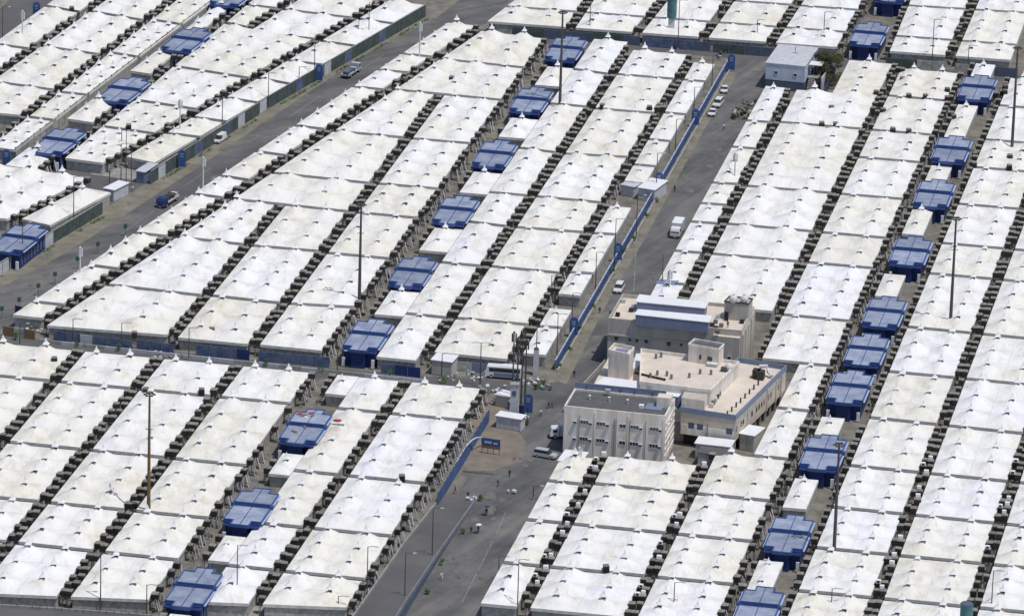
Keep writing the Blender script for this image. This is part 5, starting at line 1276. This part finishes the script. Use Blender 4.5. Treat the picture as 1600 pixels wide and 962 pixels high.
person(1131, 203, 'person in white on the road below the parked cars', 'walk', 'cloth_white', 'cloth_dark', 0)
person(836, 610, 'person in black beside the rubble at the road corner', 'stand', 'cloth_dark', 'cloth_dark', 0)
person(234, 282, 'person in dark clothes beside the glazed kiosk', 'stand', 'red', 'cloth_dark', 0)
person(207, 300, 'person with pale shirt at the road junction', 'stand', 'cloth_white', 'cloth_blue', 0)
person(1137, 512, 'person in black on the roof of the tan building', 'stand', 'cloth_dark', 'cloth_dark', 0, None, 10.0)

# trees, bushes, clutter --------------------------------------------------
def leaves(m, c, r, n, size, rnd, flat=1.0):
    for _ in range(n):
        while True:
            v = Vector((rnd.uniform(-1, 1), rnd.uniform(-1, 1), rnd.uniform(-1, 1)))
            if .3 < v.length < 1: break
        v = Vector((c[0] + v.x * r, c[1] + v.y * r, c[2] + v.z * r * flat))
        a = Vector((rnd.gauss(0, 1), rnd.gauss(0, 1), rnd.gauss(0, 1))).normalized(); b = a.orthogonal().normalized() * size * rnd.uniform(.6, 1.3); a = a * size * rnd.uniform(.6, 1.4)
        m.add([v - a, v + b * .6, v + a, v - b * .6], [(0, 1, 2, 3)])
rnd = random.Random(11)
p = U(1292, 134, 0)
r = thing('tree', 'dark spreading tree behind the right side of the grey hut', 'tree', (p.x, p.y, 0))
m = MB(); m.tube([(0, 0, 0), (.2, 0, 2), (.1, .2, 4.4)], [.35, .28, .15], 8)
for k in range(6):
    a = k * 1.05; m.tube([(.15, .1, 2.4 + k * .25), (math.cos(a) * 2.4, math.sin(a) * 2.0, 4.6)], [.16, .05], 5)
m.build('trunk', M['bark'], r)
m = MB()
for k in range(60):
    a = rnd.uniform(0, 6.28); q = rnd.uniform(.2, 4.6); leaves(m, (math.cos(a) * q, math.sin(a) * q * .9 + 1, rnd.uniform(2.8, 9.0) - q * .4), rnd.uniform(.9, 1.6), 170, .17, rnd, .75)
m.build('crown', M['leaf'], r)
BU = [(24, 531, 'leftmost on the service road'), (117, 545, 'second from the left on the service road'), (184, 549, 'third from the left on the service road'), (417, 573, 'fourth from the left on the service road'), (501, 581, 'in front of the nearest middle washroom'),
      (609, 590, 'right of the deep blue tent front'), (695, 599, 'beside the grey cabin'), (927, 482, 'at the blue fence by the tan building'), (959, 427, 'at the blue fence beside the lone white car'), (976, 396, 'at the blue fence, third above the tan building'),
      (990, 376, 'at the blue fence opposite the box truck'), (1010, 341, 'at the blue fence above the box truck'), (1025, 316, 'at the blue fence below the white shed'), (1040, 290, 'at the blue fence beside the upper arch'), (722, 834, 'highest beside the ramp'),
      (690, 882, 'second down beside the ramp'), (668, 928, 'lowest beside the ramp'), (750, 782, 'at the top end of the ramp'), (907, 515, 'at the blue fence, second from its lower end'), (889, 549, 'at the blue fence above the lowest lamp'), (874, 574, 'at the lower end of the blue fence'),
      (822, 664, 'at the road corner below the pale tower'), (838, 608, 'beside the rubble at the road corner'), (848, 601, 'right of the rubble at the road corner'), (1084, 196, 'at the blue fence by the second arch')]
for i, (x, y, d) in enumerate(BU):
    p = U(x, y, 0); s = .75 if i > 6 else 1.05
    r = thing('bush', f'small green bush {d}', 'bush', (p.x, p.y, 0))
    m = MB(); m.tube([(0, 0, 0), (.05, 0, s)], [.05, .03], 5); m.build('stem', M['bark'], r)
    m = MB(); 
    for k in range(4): leaves(m, (rnd.uniform(-.5, .5) * s, rnd.uniform(-.5, .5) * s, s * rnd.uniform(.6, 1.5)), .5 * s, 40, .13, rnd)
    m.build('foliage', M['leaf_bright'], r)
g_ = MB()
def scrub(a, b, n, wd, hh):
    A, B = U(*a, 0), U(*b, 0); d = B - A; nn = Vector((d.y, -d.x, 0)).normalized()
    for _ in range(n):
        t = rnd.random()
        if noise.noise(Vector((A.x + d.x * t, A.y + d.y * t, 0)) * .12) < -.05: continue
        c = A + d * t + nn * rnd.uniform(0, wd); leaves(g_, (c.x, c.y, .15), .35, 5, .10 + hh * .1, rnd, .8)
scrub((0, 432), (160, 338), 260, .9, .4); scrub((235, 292), (404, 184), 260, .9, .4); scrub((405, 182), (665, 30), 420, 1.0, .4); scrub((868, 583), (1138, 110), 300, 1.0, .2)
o = g_.build('verge_weeds', M['leaf_bright']); o['kind'] = 'stuff'; tag(o, 'patchy green weeds growing at the foot of the roadside fences', 'weeds')
def pile(x, y, n, rad, label, mats, name='rubbish_pile', cat='rubbish'):
    p = U(x, y, 0); r = thing(name, label, cat, (p.x, p.y, 0))
    for k in range(n):
        s = rnd.uniform(.35, .9); m = MB(); m.box((rnd.uniform(-rad, rad), rnd.uniform(-rad, rad), rnd.uniform(.1, .7) * (2.6 if n > 50 else 1)), (s * (1.6 if n > 50 else 1), s * rnd.uniform(.3, 1), s * rnd.uniform(.2, .7)), rnd.uniform(0, 3), 0, .1); m.build('piece', M[rnd.choice(mats)], r)
pile(1166, 182, 60, 3.2, 'brown heap of boards and scrap at the right of the upper road', ['brown', 'tan_wall', 'mast', 'leaf', 'lid'])
pile(1172, 163, 16, 2.0, 'smaller heap of scrap behind the brown heap', ['brown', 'tan_wall', 'mast', 'lid'])
pile(838, 600, 22, 3.2, 'white rubble and bags heaped at the road corner', ['cloth_white', 'kerb', 'grey_paint', 'concrete'])
pile(745, 590, 16, 2.6, 'white cloths piled beside the coach', ['cloth_white', 'grey_paint', 'parapet_blue'])
pile(722, 584, 14, 2.6, 'grey clutter between the cabin and the coach', ['grey_paint', 'steel', 'concrete'])
pile(50, 512, 12, 3.0, 'white sacks in the yard at the left end of the service road', ['cloth_white', 'grey_paint'])
pile(770, 606, 14, 3.0, 'pale clutter beside the low wall left of the pale tower', ['grey_paint', 'kerb', 'steel', 'cloth_white'])
pile(700, 592, 10, 2.0, 'pale boxes at the foot of the grey cabin', ['grey_paint', 'kerb', 'steel'])
pile(815, 655, 12, 1.5, 'small green and white items in front of the pale tower', ['sign_green', 'leaf_bright', 'cloth_white', 'steel'])
pile(851, 606, 10, 1.4, 'dark green crates left at the road corner', ['sign_green', 'mast'])
pile(1133, 88, 14, 2.2, 'dark machinery heap at the top of the main road', ['mast', 'cloth_blue', 'steel'])
pile(255, 556, 10, 2.0, 'round tan bin and pale sacks at the service road', ['lid', 'kerb', 'roof_beige'])
pile(736, 781, 9, .9, 'white bags beside the upper end of the ramp', ['cloth_white', 'hut_wall'])
pile(798, 770, 4, .8, 'scattered white paper on the lower road', ['cloth_white'])
# rags on one washroom roof
for i, (x, y, s, c) in enumerate(((468, 647, 1.3, 'red'), (475, 649, 1.6, 'brown'), (486, 646, 1.2, 'red'), (488, 650, .9, 'brown'), (478, 652, 1.0, 'cloth_white'), (461, 661, .9, 'red'), (476, 667, 1.3, 'brown'), (486, 665, .8, 'cloth_white'), (460, 674, 1.5, 'brown'))):
    p = U(x, y, 4.8 if y < 655 else 4.3); m = MB(); m.box((0, 0, .12), (s, s * .5, .2), .3 * i, 0, .2)
    o = m.build('roof_rag', M[c], None, False, (p.x, p.y, 4.82 if y < 655 else 4.27)); tag(o, f'{ {"red":"reddish","brown":"brown","cloth_white":"white"}[c]} rag or board on the littered washroom roof, {ORD[i]} from the top', 'debris', 'debris on the littered washroom roof')
p = U(528, 660, 3.6); m = MB(); m.ball((0, 0, 0), .9, 0, 8, 4, (1.3, .5, .35)); o = m.build('red_cloth', M['red'], None, True, (p.x, p.y, 4.1)); tag(o, 'faded red cloth lying on the tent right of the littered washroom', 'cloth')
